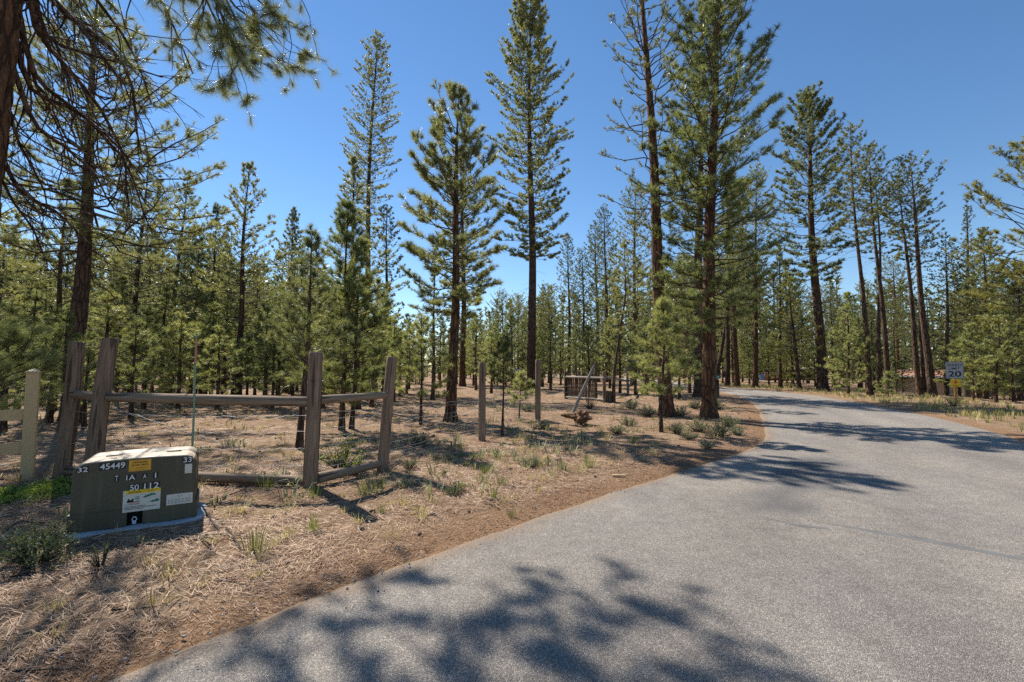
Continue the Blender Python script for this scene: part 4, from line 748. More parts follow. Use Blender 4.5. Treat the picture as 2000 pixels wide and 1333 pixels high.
plate('blank_label', prect(361, 906, 375, 925), M['offwhite'], ce)
(ua, za), (ub, zb) = prect(252, 896, 295, 922); st = plate('warning_sticker', ((ua, za), (ub, zb)), M['orange'], ce); w_, h_ = ub - ua, zb - za
for t, dx, dz, ww, hh in [('UNDERGROUND', 0, .27, .68, .15), ('ELECTRIC  SERVICE', 0, .04, .76, .15), ('CALL BEFORE DIGGING', 0, -.22, .74, .07), ('IN THIS AREA', 0, -.36, .5, .06)]:
    o = ob('lettering', text_mesh(t, w_ * ww, h_ * hh, M['black'], off=.02 if hh > .1 else 0), st); o.location = ((ua + ub) / 2, -.0030, (za + zb) / 2 + dz * h_)
for dims in [(ua + .006, ub - .006, zb - .0075, zb - .006), (ua + .006, ub - .006, za + .006, za + .0075)]: box('border', (dims[0], dims[1], -.003, -.0022, dims[2], dims[3]), M['black'], st)
(ua, za), (ub, zb) = prect(240, 953, 313, 1001); st = plate('caution_sticker', ((ua, za), (ub, zb)), M['offwhite'], ce); w_, h_ = ub - ua, zb - za
hd = box('header', (ua + .02, ub, -.0030, -.0022, zb - h_ * .17, zb), M['yellow'], st); o = ob('lettering', text_mesh('CAUTION', w_ * .33, h_ * .10, M['black'], off=.02), st); o.location = (ua + w_ * .30, -.0036, zb - h_ * .09)
for k, (dx, dz, ww) in enumerate([(.73, .05, .42), (.73, .115, .22)]): o = ob('lettering', text_mesh(['STAY CLEAR OF EQUIPMENT', 'KEEP OUT'][k], w_ * ww, h_ * .04, M['black']), st); o.location = (ua + w_ * dx, -.0036, zb - h_ * dz)
def blob(pts, m, name):
    bm = bmesh.new(); bm.faces.new([bm.verts.new((ua + w_ * x, -.0031, za + h_ * z)) for x, z in pts]); bmesh.ops.triangulate(bm, faces=bm.faces); me = bpy.data.meshes.new(name); bm.to_mesh(me); bm.free(); me.materials.append(m); ob(name, me, st)
blob([(.53, .60), (.55, .68), (.58, .66), (.60, .74), (.64, .70), (.67, .78), (.70, .72), (.74, .80), (.77, .74), (.81, .80), (.83, .73), (.86, .74), (.87, .67), (.80, .69), (.74, .67), (.66, .68), (.60, .60)], M['green_ink'], 'tree_print')
blob([(.70, .36), (.78, .41), (.80, .46), (.83, .42), (.87, .48), (.90, .43), (.94, .49), (.97, .44), (.97, .38), (.85, .36)], M['green_ink'], 'tree_print')
blob([(.10, .44), (.14, .50), (.13, .60), (.16, .63), (.18, .57), (.20, .48), (.26, .47), (.27, .62), (.28, .62), (.28, .47), (.46, .46), (.46, .44)], M['black'], 'figure_print')
blob([(.30, .56), (.32, .66), (.36, .70), (.42, .69), (.45, .62), (.43, .56), (.39, .55), (.385, .47), (.37, .47), (.365, .55)], m_plain('grey_ink', (.33, .33, .31)), 'figure_print')
box('red_line', (ua + w_ * .17, ua + w_ * .42, -.0031, -.0023, za + h_ * .385, za + h_ * .41), M['red'], st)
for z, l in ((.335, .45), (.235, .62), (.175, .93), (.115, .55)): box('text_line', (ua + w_ * .05, ua + w_ * (.05 + .9 * l), -.0031, -.0023, za + h_ * z, za + h_ * (z + .022)), M['black'], st)
(ua, za), (ub, zb) = prect(325, 962, 376, 987); st = plate('number_plate', ((ua, za), (ub, zb)), M['offwhite'], ce); ink = m_plain('faded_ink', (.26, .25, .24)); w_, h_ = ub - ua, zb - za
o = ob('lettering', text_mesh('1025230', w_ * .84, h_ * .40, ink), st); o.location = ((ua + ub) / 2, -.003, za + h_ * .33); o = ob('lettering', text_mesh('N 1', w_ * .14, h_ * .2, M['black']), st); o.location = ((ua + ub) / 2, -.003, za + h_ * .78)
tag(ce, 'olive green electrical cabinet with pale top, number tiles and stickers', 'cabinet')
def slab():
    n = 48; a = np.linspace(0, 2 * math.pi, n, endpoint=False); c, s_ = np.cos(a), np.sin(a); ex = 5.0; sup = (np.abs(c) ** ex + np.abs(s_) ** ex) ** (-1 / ex)
    X = .5 * WID + .01 + (WID * .5 + .07) * c * sup; Y = DEP * .5 - .0 + (DEP * .5 + .09) * s_ * sup; V = []
    for z, g in ((-.12, .01), (.0, .01), (.03, 0), (.046, -.008), (.0485, -.03)): V += [(x + g * cc, y + g * ss, z + .006 * math.sin(i * .9)) for i, (x, y, cc, ss) in enumerate(zip(X, Y, c, s_))]
    V.append((.5 * WID, DEP * .5, .0485)); idx = np.arange(5 * n).reshape(5, n); nx = np.roll(idx, -1, 1); Q = np.stack([idx[:-1], nx[:-1], nx[1:], idx[1:]], -1).reshape(-1, 4)
    o = ob('concrete_pad', mk('concrete_pad', V, Q, np.stack([idx[-1], nx[-1], np.full(n, 5 * n)], -1), None, M['pad'], True)); o.location = (A0[0], A0[1], 0.0); o.rotation_euler = (0, 0, ANG); tag(o, 'pale rounded concrete pad under the olive cabinet', 'pad')
slab()
# green fibreglass marker stake behind the cabinet
b = put(370, 945, 6.0); t = at(384, 652, 6.0); se = empty('marker_stake', b); log('pole', b - [0, 0, .1], lerp(b, t, .80), .013, .013, M['stake'], se, 31, 8, .0); log('band', lerp(b, t, .80), lerp(b, t, .965), .0135, .0135, M['stake_red'], se, 31, 8, .0); log('tip', lerp(b, t, .965), t, .013, .013, M['stake'], se, 31, 8, .0)
tag(se, 'thin green marker stake with faded red band behind the cabinet', 'stake')
# ------------------------------------------------------------------ slatted panel, leaning pole, root stump, far rails
G0 = put(1106, 778); G1 = put(1180, 787); ge = empty('slatted_panel', G0); gd = (G1 - G0) / np.linalg.norm(G1 - G0)
log('post', G0 - [0, 0, .1], G0 + [0, 0, 1.55], .10, .09, M['wood_slat'], ge, 41); log('post', G1 - [0, 0, .1], G1 + [.0, 0, 1.45], .085, .08, M['wood_z'], ge, 42); log('post', lerp(G0, G1, .82), lerp(G0, G1, .82) + [.02, .12, 1.95], .07, .06, M['wood_slat'], ge, 43)
log('rail', G0 + [0, -.1, 1.24], G1 + [0, -.1, 1.16], .06, .05, M['wood_grey'], ge, 44); log('rail', G0 + [0, -.08, .12], G1 + [0, -.08, .12], .06, .06, M['wood_grey'], ge, 45)
for i in range(21):
    q = lerp(G0, G1, (i + 1.0) / 26) + np.array([0, .03, .10]); hh = 1.2 + rng.uniform(-.12, .16); log('slat', q, q + [rng.normal(0, .02), 0, hh], .036, .033, M['wood_slat'], ge, 50 + i, 6, .05, chamf=False)
tag(ge, 'dark upright slatted wooden panel with grey rails beyond the leaning pole', 'fence panel')
rfz = empty('rail_fence', P8); log('post', P8 - [0, 0, .1], T8, .075, .07, M['wood_grey'], rfz, 61); q = put(1240, 770); log('post', q - [0, 0, .1], q + [.1, 0, 1.75], .09, .08, M['wood_slat'], rfz, 62); q2 = put(1290, 766, 30); log('post', q2, q2 + [0, 0, 1.4], .08, .07, M['wood_slat'], rfz, 63)
log('rail', G1 + [.05, 0, 1.2], P8 + [0, -.08, .85], .06, .05, M['wood_grey'], rfz, 64); log('rail', G1 + [.05, .1, .25], P8 + [0, -.08, .12], .06, .05, M['wood_grey'], rfz, 65); log('rail', P8 + [0, 0, 1.3], q + [.1, 0, 1.3], .045, .04, M['wood_grey'], rfz, 66); log('brace', q + [-.35, .05, .45], q + [.55, .05, 1.75], .04, .035, M['wood_grey'], rfz, 67)
tag(rfz, 'grey post and rail fence section running right from the slatted panel', 'fence')
for k, (px, py, h, r, lab) in enumerate([(1189, 787, .55, .12, 'short brown stump beside the slatted panel'), (1243, 773, .35, .1, 'low dark stump beside the far rail section')]):
    b = put(px, py); tag(log('stump', b - [0, 0, .1], b + [.02, 0, h], r * 1.2, r, M['wood_slat'], None, 70 + k, 14, .16), lab, 'stump')
b = put(1119, 808); t = at(1161, 714, b[1] + .5); pe = log('leaning_pole', b - (t - b) * .05, t, .062, .052, M['wood_grey'], None, 75); tag(pe, 'grey pole leaning right with its foot by the root stump', 'pole')
def rootwad():
    bm = bmesh.new(); bmesh.ops.create_icosphere(bm, subdivisions=5, radius=.21); rg = np.random.default_rng(3); sp = norm(rg.normal(size=(34, 3))); sp[:, 2] = np.abs(sp[:, 2]) * .9 - .1; sp = norm(sp); am = rg.uniform(.2, .9, 34)
    for v in bm.verts:
        n = np.array(v.co.normalized()); k = sum(a * max(0, (n @ s - .955) / .045) ** 1.2 for a, s in zip(am, sp)); f = 1 + k + .55 * (float(fbm(np.array([n[0] * 4 + n[2] * 3]), np.array([n[1] * 4 - n[2] * 2]), 4, 5)[0]) - .47); v.co = v.co * f; v.co.z *= .85
    me = bpy.data.meshes.new('root_stump'); bm.to_mesh(me); bm.free(); me.materials.append(M['root']); p = put(1135, 829); o = ob('root_stump', me); o.location = p + [0, 0, .2]; tag(o, 'torn upturned root stump lying at the foot of the leaning pole', 'stump')
rootwad()
# ------------------------------------------------------------------ signs
sp_ = put(1868, 788, 21.3); sg = empty('speed_sign', sp_, R(-40)); SD = sp_[1]
def zpx(py): return at(1866, py, SD)[2] - sp_[2]
box('post', (-.05, .05, .0, .09, -.1, zpx(722)), M['post_orange'], sg, .006)
zt, zb = zpx(707), zpx(740); hw = .305
pn = box('plate', (-hw, hw, -.012, -.003, zb, zt), M['sign_shaded_white'], sg); H_ = zt - zb
for dims in [(-hw + .012, hw - .012, zt - .024, zt - .012), (-hw + .012, hw - .012, zb + .012, zb + .024), (-hw + .012, -hw + .024, zb + .0245, zt - .0245), (hw - .024, hw - .012, zb + .0245, zt - .0245)]: box('border', (dims[0], dims[1], -.0145, -.0122, dims[2], dims[3]), M['sign_black'], pn)
for t, f, ww, hh in [('SPEED', .80, .80, .15), ('LIMIT', .60, .62, .14), ('20', .28, .76, .34)]: o = ob('lettering', text_mesh(t, 2 * hw * ww, H_ * hh, M['sign_black'], off=.012 if t != '20' else .02), pn); o.location = (0, -.0135, zb + H_ * f)
za, zc = zpx(756), zpx(741.5); yp = box('placard', (-.15, .18, -.012, -.003, za, zc), M['yellow'], sg)
def flame():
    bm = bmesh.new(); pts = [(-.07, -.03), (-.055, .02), (-.03, .01), (-.02, .06), (.0, .10), (.02, .05), (.035, .025), (.055, .03), (.075, -.03), (.03, -.05), (-.03, -.05)]; c = (za + zc) / 2 + .04
    bm.faces.new([bm.verts.new((.015 + x, -.0136, c + z)) for x, z in pts]); bmesh.ops.triangulate(bm, faces=bm.faces); me = bpy.data.meshes.new('flame_print'); bm.to_mesh(me); bm.free(); me.materials.append(M['red']); ob('flame_print', me, yp)
flame()
for z, l in ((.045, .10), (.075, .12), (.02, .08)): box('text_line', (-l + .015, l + .015, -.0140, -.0122, za + z, za + z + .010), M['sign_black'], yp)
tag(sg, 'white SPEED LIMIT 20 sign, greyed for shade, above a yellow placard on an ochre post', 'sign')
ap = put(1401, 776, 26.3); ag = empty('address_marker', ap); log('post', ap - [0, 0, .1], ap + [0, 0, 1.0], .13, .12, M['wood_slat'], ag, 81); z = at(1402, 737, ap[1])[2] - ap[2]
log('stem', ap + [.03, 0, .95], ap + [.03, 0, z - .1], .02, .02, M['wood_grey'], ag, 82); q = box('plate', (-.14, .22, -.02, -.01, z - .1, z + .1), M['sign_green'], ag); o = ob('lettering', text_mesh('27', .14, .11, M['white']), q); o.location = (.04, -.022, z); tag(ag, 'small green address plate on a dark stubby post by the road bend', 'sign')
# ------------------------------------------------------------------ far houses and yard things
def house(px0, px1, d, eave, ridge, label, win, rz):
    x0, x1 = (px0 - 1000) / FPX * d, (px1 - 1000) / FPX * d; cx = (x0 + x1) / 2; zg_ = zg(cx, d); e = empty('house', (cx, d, zg_ - .1), rz); hw = (x1 - x0) / 2 * (.76 if rz else 1); ze = at(1000, eave, d)[2] - zg_ + .1; zr = at(1000, ridge, d)[2] - zg_ + .1
    box('wall', (-hw, hw, 0, 6, 0, ze), M['wall_tan'], e)
    bm = bmesh.new(); pr = [(-.5, ze - .06), (3, zr), (6.5, ze - .06), (6.5, ze + .1), (3, zr + .18), (-.5, ze + .1)]; a = [bm.verts.new((-hw - .4, y, z)) for y, z in pr]; b = [bm.verts.new((hw + .4, y, z)) for y, z in pr]; bm.faces.new(a[::-1]); bm.faces.new(b)
    for i in range(6): bm.faces.new((a[i], a[(i + 1) % 6], b[(i + 1) % 6], b[i]))
    bmesh.ops.recalc_face_normals(bm, faces=bm.faces); me = bpy.data.meshes.new('roof'); bm.to_mesh(me); bm.free(); me.materials.append(M['roof']); rf_ = ob('roof', me, e); box('fascia', (-hw - .4, hw + .4, -.54, -.505, ze - .12, ze + .1), M['white'], rf_)
    for wx, ww, wz, wh in win: f = box('window', (wx, wx + ww, -.05, -.005, wz, wz + wh), M['white'], e); box('pane', (wx + .08, wx + ww - .08, -.07, -.052, wz + .08, wz + wh - .08), M['glass'], f)
    tag(e, label, 'house')
house(1700, 1843, 55, 735, 725, 'tan house with red-brown roof between the trunks left of the speed sign', [(1.1, 1.0, .9, 1.1), (-2.2, 1.1, .9, 1.1)], R(-58))
house(1908, 2060, 52, 741, 731, 'second tan house half hidden by young pines at the right edge', [(-2.6, .9, .9, .8)], R(-58))
def far_boards():
    d = 62.0; x0, x1 = (1492 - 1000) / FPX * d, (1540 - 1000) / FPX * d; e = empty('board_fence', (x0, d, zg(x0, d))); n = 18; V, Q = box_v(0, (x1 - x0) / n - .02, 0, .04, 0, 1.15); me = mk('board', V, Q, None, None, M['brown_board'])
    for i in range(n): o = ob('board', me, e); o.location = ((x1 - x0) / n * i, 0, rng.uniform(-.03, .03))
    box('rail', (0, x1 - x0, .041, .09, .8, .9), M['brown_board'], e); tag(e, 'reddish board fence far across the road bend', 'fence')
    e = empty('yard_rail_fence', (12.5, 58, zg(28, 58))); xs = np.linspace(14, 32, 9)
    for x in xs: log('post', (12.5 + x, 58 - .25 * x, zg(12.5 + x, 58 - .25 * x) - .1), (12.5 + x, 58 - .25 * x, zg(12.5 + x, 58 - .25 * x) + 1.15), .07, .065, M['wood_z'], e, int(x), 8)
    for z in (.55, 1.0):
        for a, b in zip(xs[:-1], xs[1:]): log('rail', (12.5 + a, 58 - .25 * a, zg(12.5 + a, 58 - .25 * a) + z), (12.5 + b, 58 - .25 * b, zg(12.5 + b, 58 - .25 * b) + z), .05, .05, M['wood_x'], e, int(a * 7 + z * 10), 6, chamf=False)
    tag(e, 'low two-rail wooden fence along the yard across the road', 'fence')
    x = (1588 - 1000) / FPX * 66; e = empty('open_shed', (x, 66, zg(x, 66))); 
    for a in (-2, 0, 2):
        for b in (0, 3): log('post', (x + a, 66 + b, e.location.z), (x + a, 66 + b, e.location.z + 1.5), .07, .07, M['wood_slat'], e, 5, 8)
    box('back_wall', (-2.2, 2.2, 3.1, 3.2, 0, 1.6), M['dark'], e); r_ = box('roof', (-2.6, 2.6, -.5, 3.6, 1.5, 1.62), M['wall_tan'], e); r_.rotation_euler = (R(4), 0, 0); tag(e, 'low open shed with tan roof far behind the curved yellow-green pine', 'shed')  # back wall blackened: the shed's interior shade is in its colour
    for k, (px, lab, w2) in enumerate([(1487, 'blue tarpaulin covered heap far behind the grey-red trunk', 1.1), (1503, 'smaller blue tarpaulin heap beside the reddish board fence', .8)]):
        d = 64; x = (px - 1000) / FPX * d; bm = bmesh.new(); bmesh.ops.create_icosphere(bm, subdivisions=3, radius=1)
        for v in bm.verts: v.co.x *= w2 * .7; v.co.y *= .6; v.co.z = max(-.1, v.co.z) * .95 + .12 * math.sin(v.co.x * 9) * math.cos(v.co.y * 7)
        me = bpy.data.meshes.new('tarpaulin_heap'); bm.to_mesh(me); bm.free(); me.materials.append(M['blue']); o = ob('tarpaulin_heap', me); o.location = (x, d, zg(x, d)); tag(o, lab, 'tarpaulin')
    p = np.array([(1010 - 1000) / FPX * 60, 60, 0]); p[2] = zg(p[0], 60); e = empty('notice_board', p); 
    for a in (-.3, .3): log('post', p + [a, 0, 0], p + [a, 0, 1.5], .05, .05, M['wood_slat'], e, 3, 8)
    box('panel', (-.45, .45, -.09, -.06, .75, 1.55), M['blue'], e); box('sheet', (-.3, .05, -.11, -.092, .9, 1.4), M['white'], e); tag(e, 'small blue and white notice board far behind the line posts', 'notice board')
far_boards()

# ------------------------------------------------------------------ ground cover
rc = np.random.default_rng(23)
def strands(x, y, z, ln, wd, yaw, pit, tint):
    n = len(x); d = np.stack([np.cos(yaw) * np.cos(pit), np.sin(yaw) * np.cos(pit), np.sin(pit)], -1); sd = np.stack([-np.sin(yaw), np.cos(yaw), rc.normal(0, .5, n)], -1); sd = norm(sd) * (wd * .5)[:, None]
    b = np.stack([x, y, z], -1); bow = np.stack([0 * x, 0 * x, ln * rc.uniform(0.0, .14, n)], -1) + sd * rc.uniform(-8, 8, n)[:, None]
    p0 = b - d * (ln * .5)[:, None]; p2 = b + d * (ln * .5)[:, None] + bow * .3
    V = np.stack([p0 + sd, p0 - sd, p2 - sd * .6, p2 + sd * .6], 1).reshape(-1, 3); return V, np.arange(n * 4).reshape(-1, 4), np.repeat(tint, 4)
def polar(n, r0, r1, a0, a1, p=1.0):
    r = r0 + (r1 - r0) * rc.random(n) ** p; a = np.radians(rc.uniform(a0, a1, n)); return r * np.sin(a), r * np.cos(a)
def in_cab(x, y, m=.06):
    u = (x - A0[0]) * uu[0] + (y - A0[1]) * uu[1]; v = (x - A0[0]) * nn[0] + (y - A0[1]) * nn[1]; return (u > -m) & (u < WID + m) & (v > -.11) & (v < DEP + .11)
def litter():
    A_ = Acc()
    for n, r0, r1, a0, a1, l0, l1, w_ in [(140000, 2.2, 9.5, -64, 40, .04, .15, .0046), (46000, 8, 28, -60, 35, .06, .2, .0085)]:
        x, y = polar(n, r0, r1, a0, a1); sd = road_sd(x, y); cl = fbm(x * 1.1, y * 1.1, 3, 15)
        keep = (sd > .02) & ~in_cab(x, y) & ((rc.random(n) < .35 + 2.6 * np.clip(cl - .36, 0, 1) / .3)); x, y, sd, cl = x[keep], y[keep], sd[keep], cl[keep]; n = len(x)
        near = np.exp(-(sd / .55) ** 2); ln = rc.uniform(l0, l1, n) * (1 - .55 * near); z = hgt(x, y, sd) + rc.uniform(.002, .03, n) * (1 - .8 * near)
        dirn = fbm(x * .8, y * .8, 2, 77) * 9; yaw = np.where(rc.random(n) < .6, dirn + rc.normal(0, .6, n), rc.uniform(0, 6.28, n)); pit = rc.normal(0, .14, n) * (1 - .8 * near)
        tint = np.clip(rc.beta(1.6, 1.6, n) * .85 + .3 * (fbm(x * .9, y * .9, 3, 90) - .45) - .5 * near + .1, 0, 1); V, Q, T = strands(x, y, z, ln, rc.uniform(.6, 1.3, n) * w_, yaw, pit, tint); A_.add(V, Q, None, T)
    # needles drifted onto the asphalt margin
    x, y = polar(26000, 2.4, 16, -64, 40); sd = road_sd(x, y); k = (sd < .02) & (sd > -.7) & (rc.random(len(x)) < np.exp(sd / .16)); x, y = x[k], y[k]; n = len(x)
    V, Q, T = strands(x, y, np.full(n, .022), rc.uniform(.03, .09, n), np.full(n, .003), rc.uniform(0, 6.28, n), np.zeros(n), rc.uniform(0, .6, n)); A_.add(V, Q, None, T)
    tag(ob('pine_straw', A_.mesh('pine_straw', M['straw'])), 'pale dry pine straw and grass litter over the verge', 'litter', kind='stuff')
litter()
def blades(P, nb, h, w_, spread, bend, rg, tint0=0.0, tint1=1.0):
    T = len(P); h = np.broadcast_to(h, (T,)); a = rg.uniform(0, 6.28, (T, nb)); r = rg.uniform(0, 1, (T, nb)) ** .7; hh = h[:, None] * rg.uniform(.45, 1.1, (T, nb)); o = np.stack([np.cos(a), np.sin(a), 0 * a], -1)
    b = P[:, None] + o * (r * spread * .35 * h[:, None])[..., None]; lean = (r * bend)[..., None]; m = b + o * lean * .35 * hh[..., None] + np.array([0, 0, 1.0]) * (hh * .62)[..., None]; t = b + o * lean * hh[..., None] * 1.05; t[..., 2] += hh * (1 - .38 * r * bend)
    sd = np.stack([-np.sin(a), np.cos(a), 0 * a], -1) * w_ * .5; V = np.stack([b + sd, b - sd, m + sd * .8, m - sd * .8, t], 2).reshape(-1, 3); i = np.arange(T * nb)[:, None] * 5
    tn = np.clip(rg.uniform(tint0, tint1, (T, 1)) + rg.normal(0, .15, (T, nb)), 0, 1); return V, i + [0, 1, 3, 2], i + [2, 3, 4], np.repeat(tn.ravel(), 5)
def sedge():
    # matted dry tussocks near, dry and green sprigs further back, roadside grass across the road
    A_ = Acc(); x, y = polar(420, 2.4, 11, -63, 30); sd = road_sd(x, y); k = (sd > .5) & ~in_cab(x, y, .15); x, y, sd = x[k], y[k], sd[k]; P = np.stack([x, y, hgt(x, y, sd)], -1); V, Q, T, t = blades(P, 20, rc.uniform(.07, .18, len(x)), .0055, 1.6, 1.5, rc, .3, .95); A_.add(V, Q, T, t)
    x, y = polar(1500, 9, 60, -60, 45); sd = road_sd(x, y); k = (sd > .6); x, y, sd = x[k], y[k], sd[k]; P = np.stack([x, y, hgt(x, y, sd)], -1); V, Q, T, t = blades(P, 9, rc.uniform(.08, .24, len(x)), .013, 1.4, 1.0, rc, .2, .9); A_.add(V, Q, T, t)
    i = rc.integers(30, 120, 1600); off = rc.uniform(.5, 5.5, 1600); f = REs[i] + (REs[i + 1] - REs[i]) * rc.random((1600, 1)); tg = norm(REs[i + 1] - REs[i]); q = f + np.c_[tg[:, 1], -tg[:, 0]] * off[:, None]; sd = road_sd(q[:, 0], q[:, 1]); q = q[sd > .4]
    P = np.c_[q, hgt(q[:, 0], q[:, 1])]; V, Q, T, t = blades(P, 12, rc.uniform(.12, .36, len(P)), .013, 1.2, .9, rc, .2, 1.0); A_.add(V, Q, T, t)
    tag(ob('dry_grass', A_.mesh('dry_grass', M['drygrass'])), 'dry straw-coloured grass sprinkled over the forest floor and verges', 'grass', kind='stuff')
    G = Acc(); x, y = polar(1500, 5, 55, -60, 45); sd = road_sd(x, y); k = (sd > .8) & (fbm(x * .4, y * .4, 2, 44) > .42); x, y, sd = x[k], y[k], sd[k]; P = np.stack([x, y, hgt(x, y, sd)], -1); V, Q, T, t = blades(P, 8, rc.uniform(.08, .22, len(x)), .011, 1.2, .8, rc, .1, .8); G.add(V, Q, T, t)
    i = rc.integers(30, 110, 900); off = rc.uniform(.8, 5, 900); f = REs[i]; tg = norm(REs[i + 1] - REs[i]); q = f + np.c_[tg[:, 1], -tg[:, 0]] * off[:, None] + rc.normal(0, .3, (900, 2)); q = q[road_sd(q[:, 0], q[:, 1]) > .5]; P = np.c_[q, hgt(q[:, 0], q[:, 1])]; V, Q, T, t = blades(P, 10, rc.uniform(.12, .3, len(P)), .013, 1.2, .8, rc, .2, 1.0); G.add(V, Q, T, t)
    tag(ob('green_grass', G.mesh('green_grass', M['grass'])), 'thin green grass sprigs scattered over the forest floor', 'grass', kind='stuff')
sedge()
# single green grass tufts of the near verge
gt = []
for i in range(4):
    V, Q, T, t = blades(np.zeros((1, 3)), 60, np.array([.30]), .0055, 1.1, .75, np.random.default_rng(300 + i), .2, .7); gt.append(mk('grass_tuft', V, Q, T, t, M['grass']))
for k, (px, py, s, lab) in enumerate([(497, 1085, 1.0, 'upright green grass tuft on the bank right of the cabinet'), (610, 1040, .7, 'green grass tuft midway along the bank before the fence'), (612, 975, .9, 'spiky grass tuft at the foot of the middle fence post'), (735, 965, 1.1, 'bright green grass tuft between the brace posts'), (710, 968, .8, 'smaller green tuft left of the bright one between brace posts'),
    (945, 930, .7, 'slim grass tuft below the brown line post'), (980, 950, .75, 'grass tuft right of the low grey shrub on the bank'), (1148, 915, 1.0, 'tall green tuft on the shaded bank near the road'), (880, 905, .5, 'small tuft left of the brown line post'), (855, 912, .5, 'tiny tuft under the wire fence'), (965, 975, .7, 'tuft on the bank edge nearest the asphalt'), (910, 915, .5, 'short tuft in front of the brown line post'), (745, 1005, .5, 'short tuft below the right brace post shadow'), (1240, 865, .8, 'tuft near the slim twiggy sapling'), (520, 960, .9, 'grass tuft under the lower log rail'), (1000, 1010, .5, 'low tuft on the needle-covered road margin')]):
    p = put(px, py); o = ob('grass_tuft', gt[k % 4]); o.location = p; o.scale = (s, s, s * rc.uniform(.85, 1.15)); o.rotation_euler = (0, 0, k * 1.3); tag(o, lab, 'grass tuft', 'green grass tufts on the bank')
# shrubs
def shrub(seed, rx, rz, nst, nl, leaf, m, stem=True):
    rg = np.random.default_rng(seed); a = rg.uniform(0, 6.28, nst); el = np.radians(rg.uniform(20, 88, nst)); l = rg.uniform(.6, 1.08, nst); d = np.stack([np.cos(a) * np.cos(el) * rx, np.sin(a) * np.cos(el) * rx, np.sin(el) * rz], -1) * l[:, None]
    b = np.stack([np.cos(a), np.sin(a), 0 * a], -1) * .12 * rx; s_ = np.linspace(0, 1, 4); P = b[:, None] + d[:, None] * s_[None, :, None]; P += np.cumsum(rg.normal(0, .02 * rx, P.shape), 1); P[:, :, 2] = np.maximum(P[:, :, 2], -.02)
    V, Q = tubes(P, np.full((nst, 1), .006) * (1 - .8 * s_)[None] + .0015, 3)
    bi = rg.integers(0, nst, nl); f = rg.uniform(.35, 1.02, nl); q = b[bi] + d[bi] * f[:, None] + rg.normal(0, .05 * rx, (nl, 3)); q[:, 2] = np.abs(q[:, 2]) + .01; dn = norm(d[bi] + rg.normal(0, .5 * rx, (nl, 3))); sd = norm(np.cross(dn, rg.normal(size=(nl, 3)))) * leaf * .28; L_ = leaf * rg.uniform(.6, 1.2, nl)[:, None]
    LV = np.stack([q, q + dn * L_ * .5 + sd, q + dn * L_, q + dn * L_ * .5 - sd], 1).reshape(-1, 3); LQ = np.arange(nl * 4).reshape(-1, 4); t = np.clip(np.repeat(rg.beta(2, 2, nl), 4), 0, 1)
    return mk('stems', V, Q, None, None, M['bark_grey'], True), mk('leaves', LV, LQ, None, t, M[m])
def put_shrub(name, ms, px, py, s, lab, group=None, rz=0.0, d=None):
    e = empty(name, put(px, py, d), rz); e.scale = (s,) * 3 if np.isscalar(s) else s; ob('stems', ms[0], e)['kind'] = 'stuff'; ob('leaves', ms[1], e)['kind'] = 'stuff'; return tag(e, lab, 'shrub', group)
put_shrub('leafy_shrub', shrub(1, .36, .30, 70, 3200, .022, 'boxleaf'), 70, 1105, 1.0, 'round small-leaved shrub in front of the cabinet\'s left corner')
put_shrub('leafy_shrub', shrub(2, .10, .2, 10, 160, .025, 'boxleaf'), 195, 1120, 1.0, 'wispy small sprig in front of the cabinet')
put_shrub('weed_patch', shrub(5, .55, .13, 120, 2600, .05, 'weed'), 45, 985, (1.25, .8, 1), 'bright green weed patch left of the cabinet', None, .5)
put_shrub('weed_patch', shrub(6, .25, .10, 40, 700, .045, 'weed'), 108, 962, 1, 'smaller bright weed clump touching the cabinet side')
put_shrub('leafy_shrub', shrub(7, .45, .5, 40, 700, .035, 'weed'), 665, 915, 1, 'thin leafy green bush inside the brace fence', None, 0)
put_shrub('leafy_shrub', shrub(8, .22, .30, 16, 220, .045, 'weed'), 694, 930, 1, 'bright sprouting bush beside the right brace post')
sg_ = [shrub(20 + i, .42, .34, 50, 1100, .035, 'sage') for i in range(4)]; bs = shrub(40, .45, .6, 60, 60, .03, 'sage')
for k, (px, py, s, lab) in enumerate([(888, 970, .45, 'low grey-green shrub on the bank below the right brace post'), (820, 870, .9, 'dark shrub behind the right brace post'), (1040, 915, .55, 'flat grey-green patch on the bank'), (800, 920, .5, 'pale shrub right of the right brace post'), (1205, 850, .7, 'sage bush left of the slim twiggy sapling'), (1228, 835, .8, 'sage bush by the root stump line'), (1322, 850, .8, 'sage right of the slim twiggy sapling'), (1345, 860, .6, 'sage just below the leaning ponderosa'), (1365, 845, .9, 'broad sage left of the red trunk foot'), (1405, 855, 1.0, 'sage bush right below the red trunk'), (1425, 835, 1.0, 'sage bush on the bank by the road bend'), (1440, 850, .7, 'sage nearest the gravel corner'), (1330, 815, 1.0, 'sage between the two big roadside trunks'), (1358, 800, 1.0, 'sage behind the gap of the roadside trunks'), (1265, 815, 1.1, 'wide sage left of the leaning ponderosa foot'), (1235, 800, 1.1, 'sage in front of the far stumps'), (1030, 810, .9, 'dark shrub at the foot of the grey line post'), (1400, 800, 1.1, 'sage beside the address marker'), (1060, 840, .7, 'shrub right of the grey line post'), (1380, 878, .5, 'small sage close to the asphalt edge')]):
    put_shrub('sagebrush', sg_[k % 4], px, py, s, lab, 'sage shrubs by the road', k * 1.1)
put_shrub('bare_shrub', bs, 1152, 800, 1.1, 'grey leafless shrub behind the root stump'); put_shrub('bare_shrub', shrub(41, .5, .55, 60, 500, .05, 'drygrass'), 1861, 797, .9, 'straggly brownish bush at the foot of the speed sign')
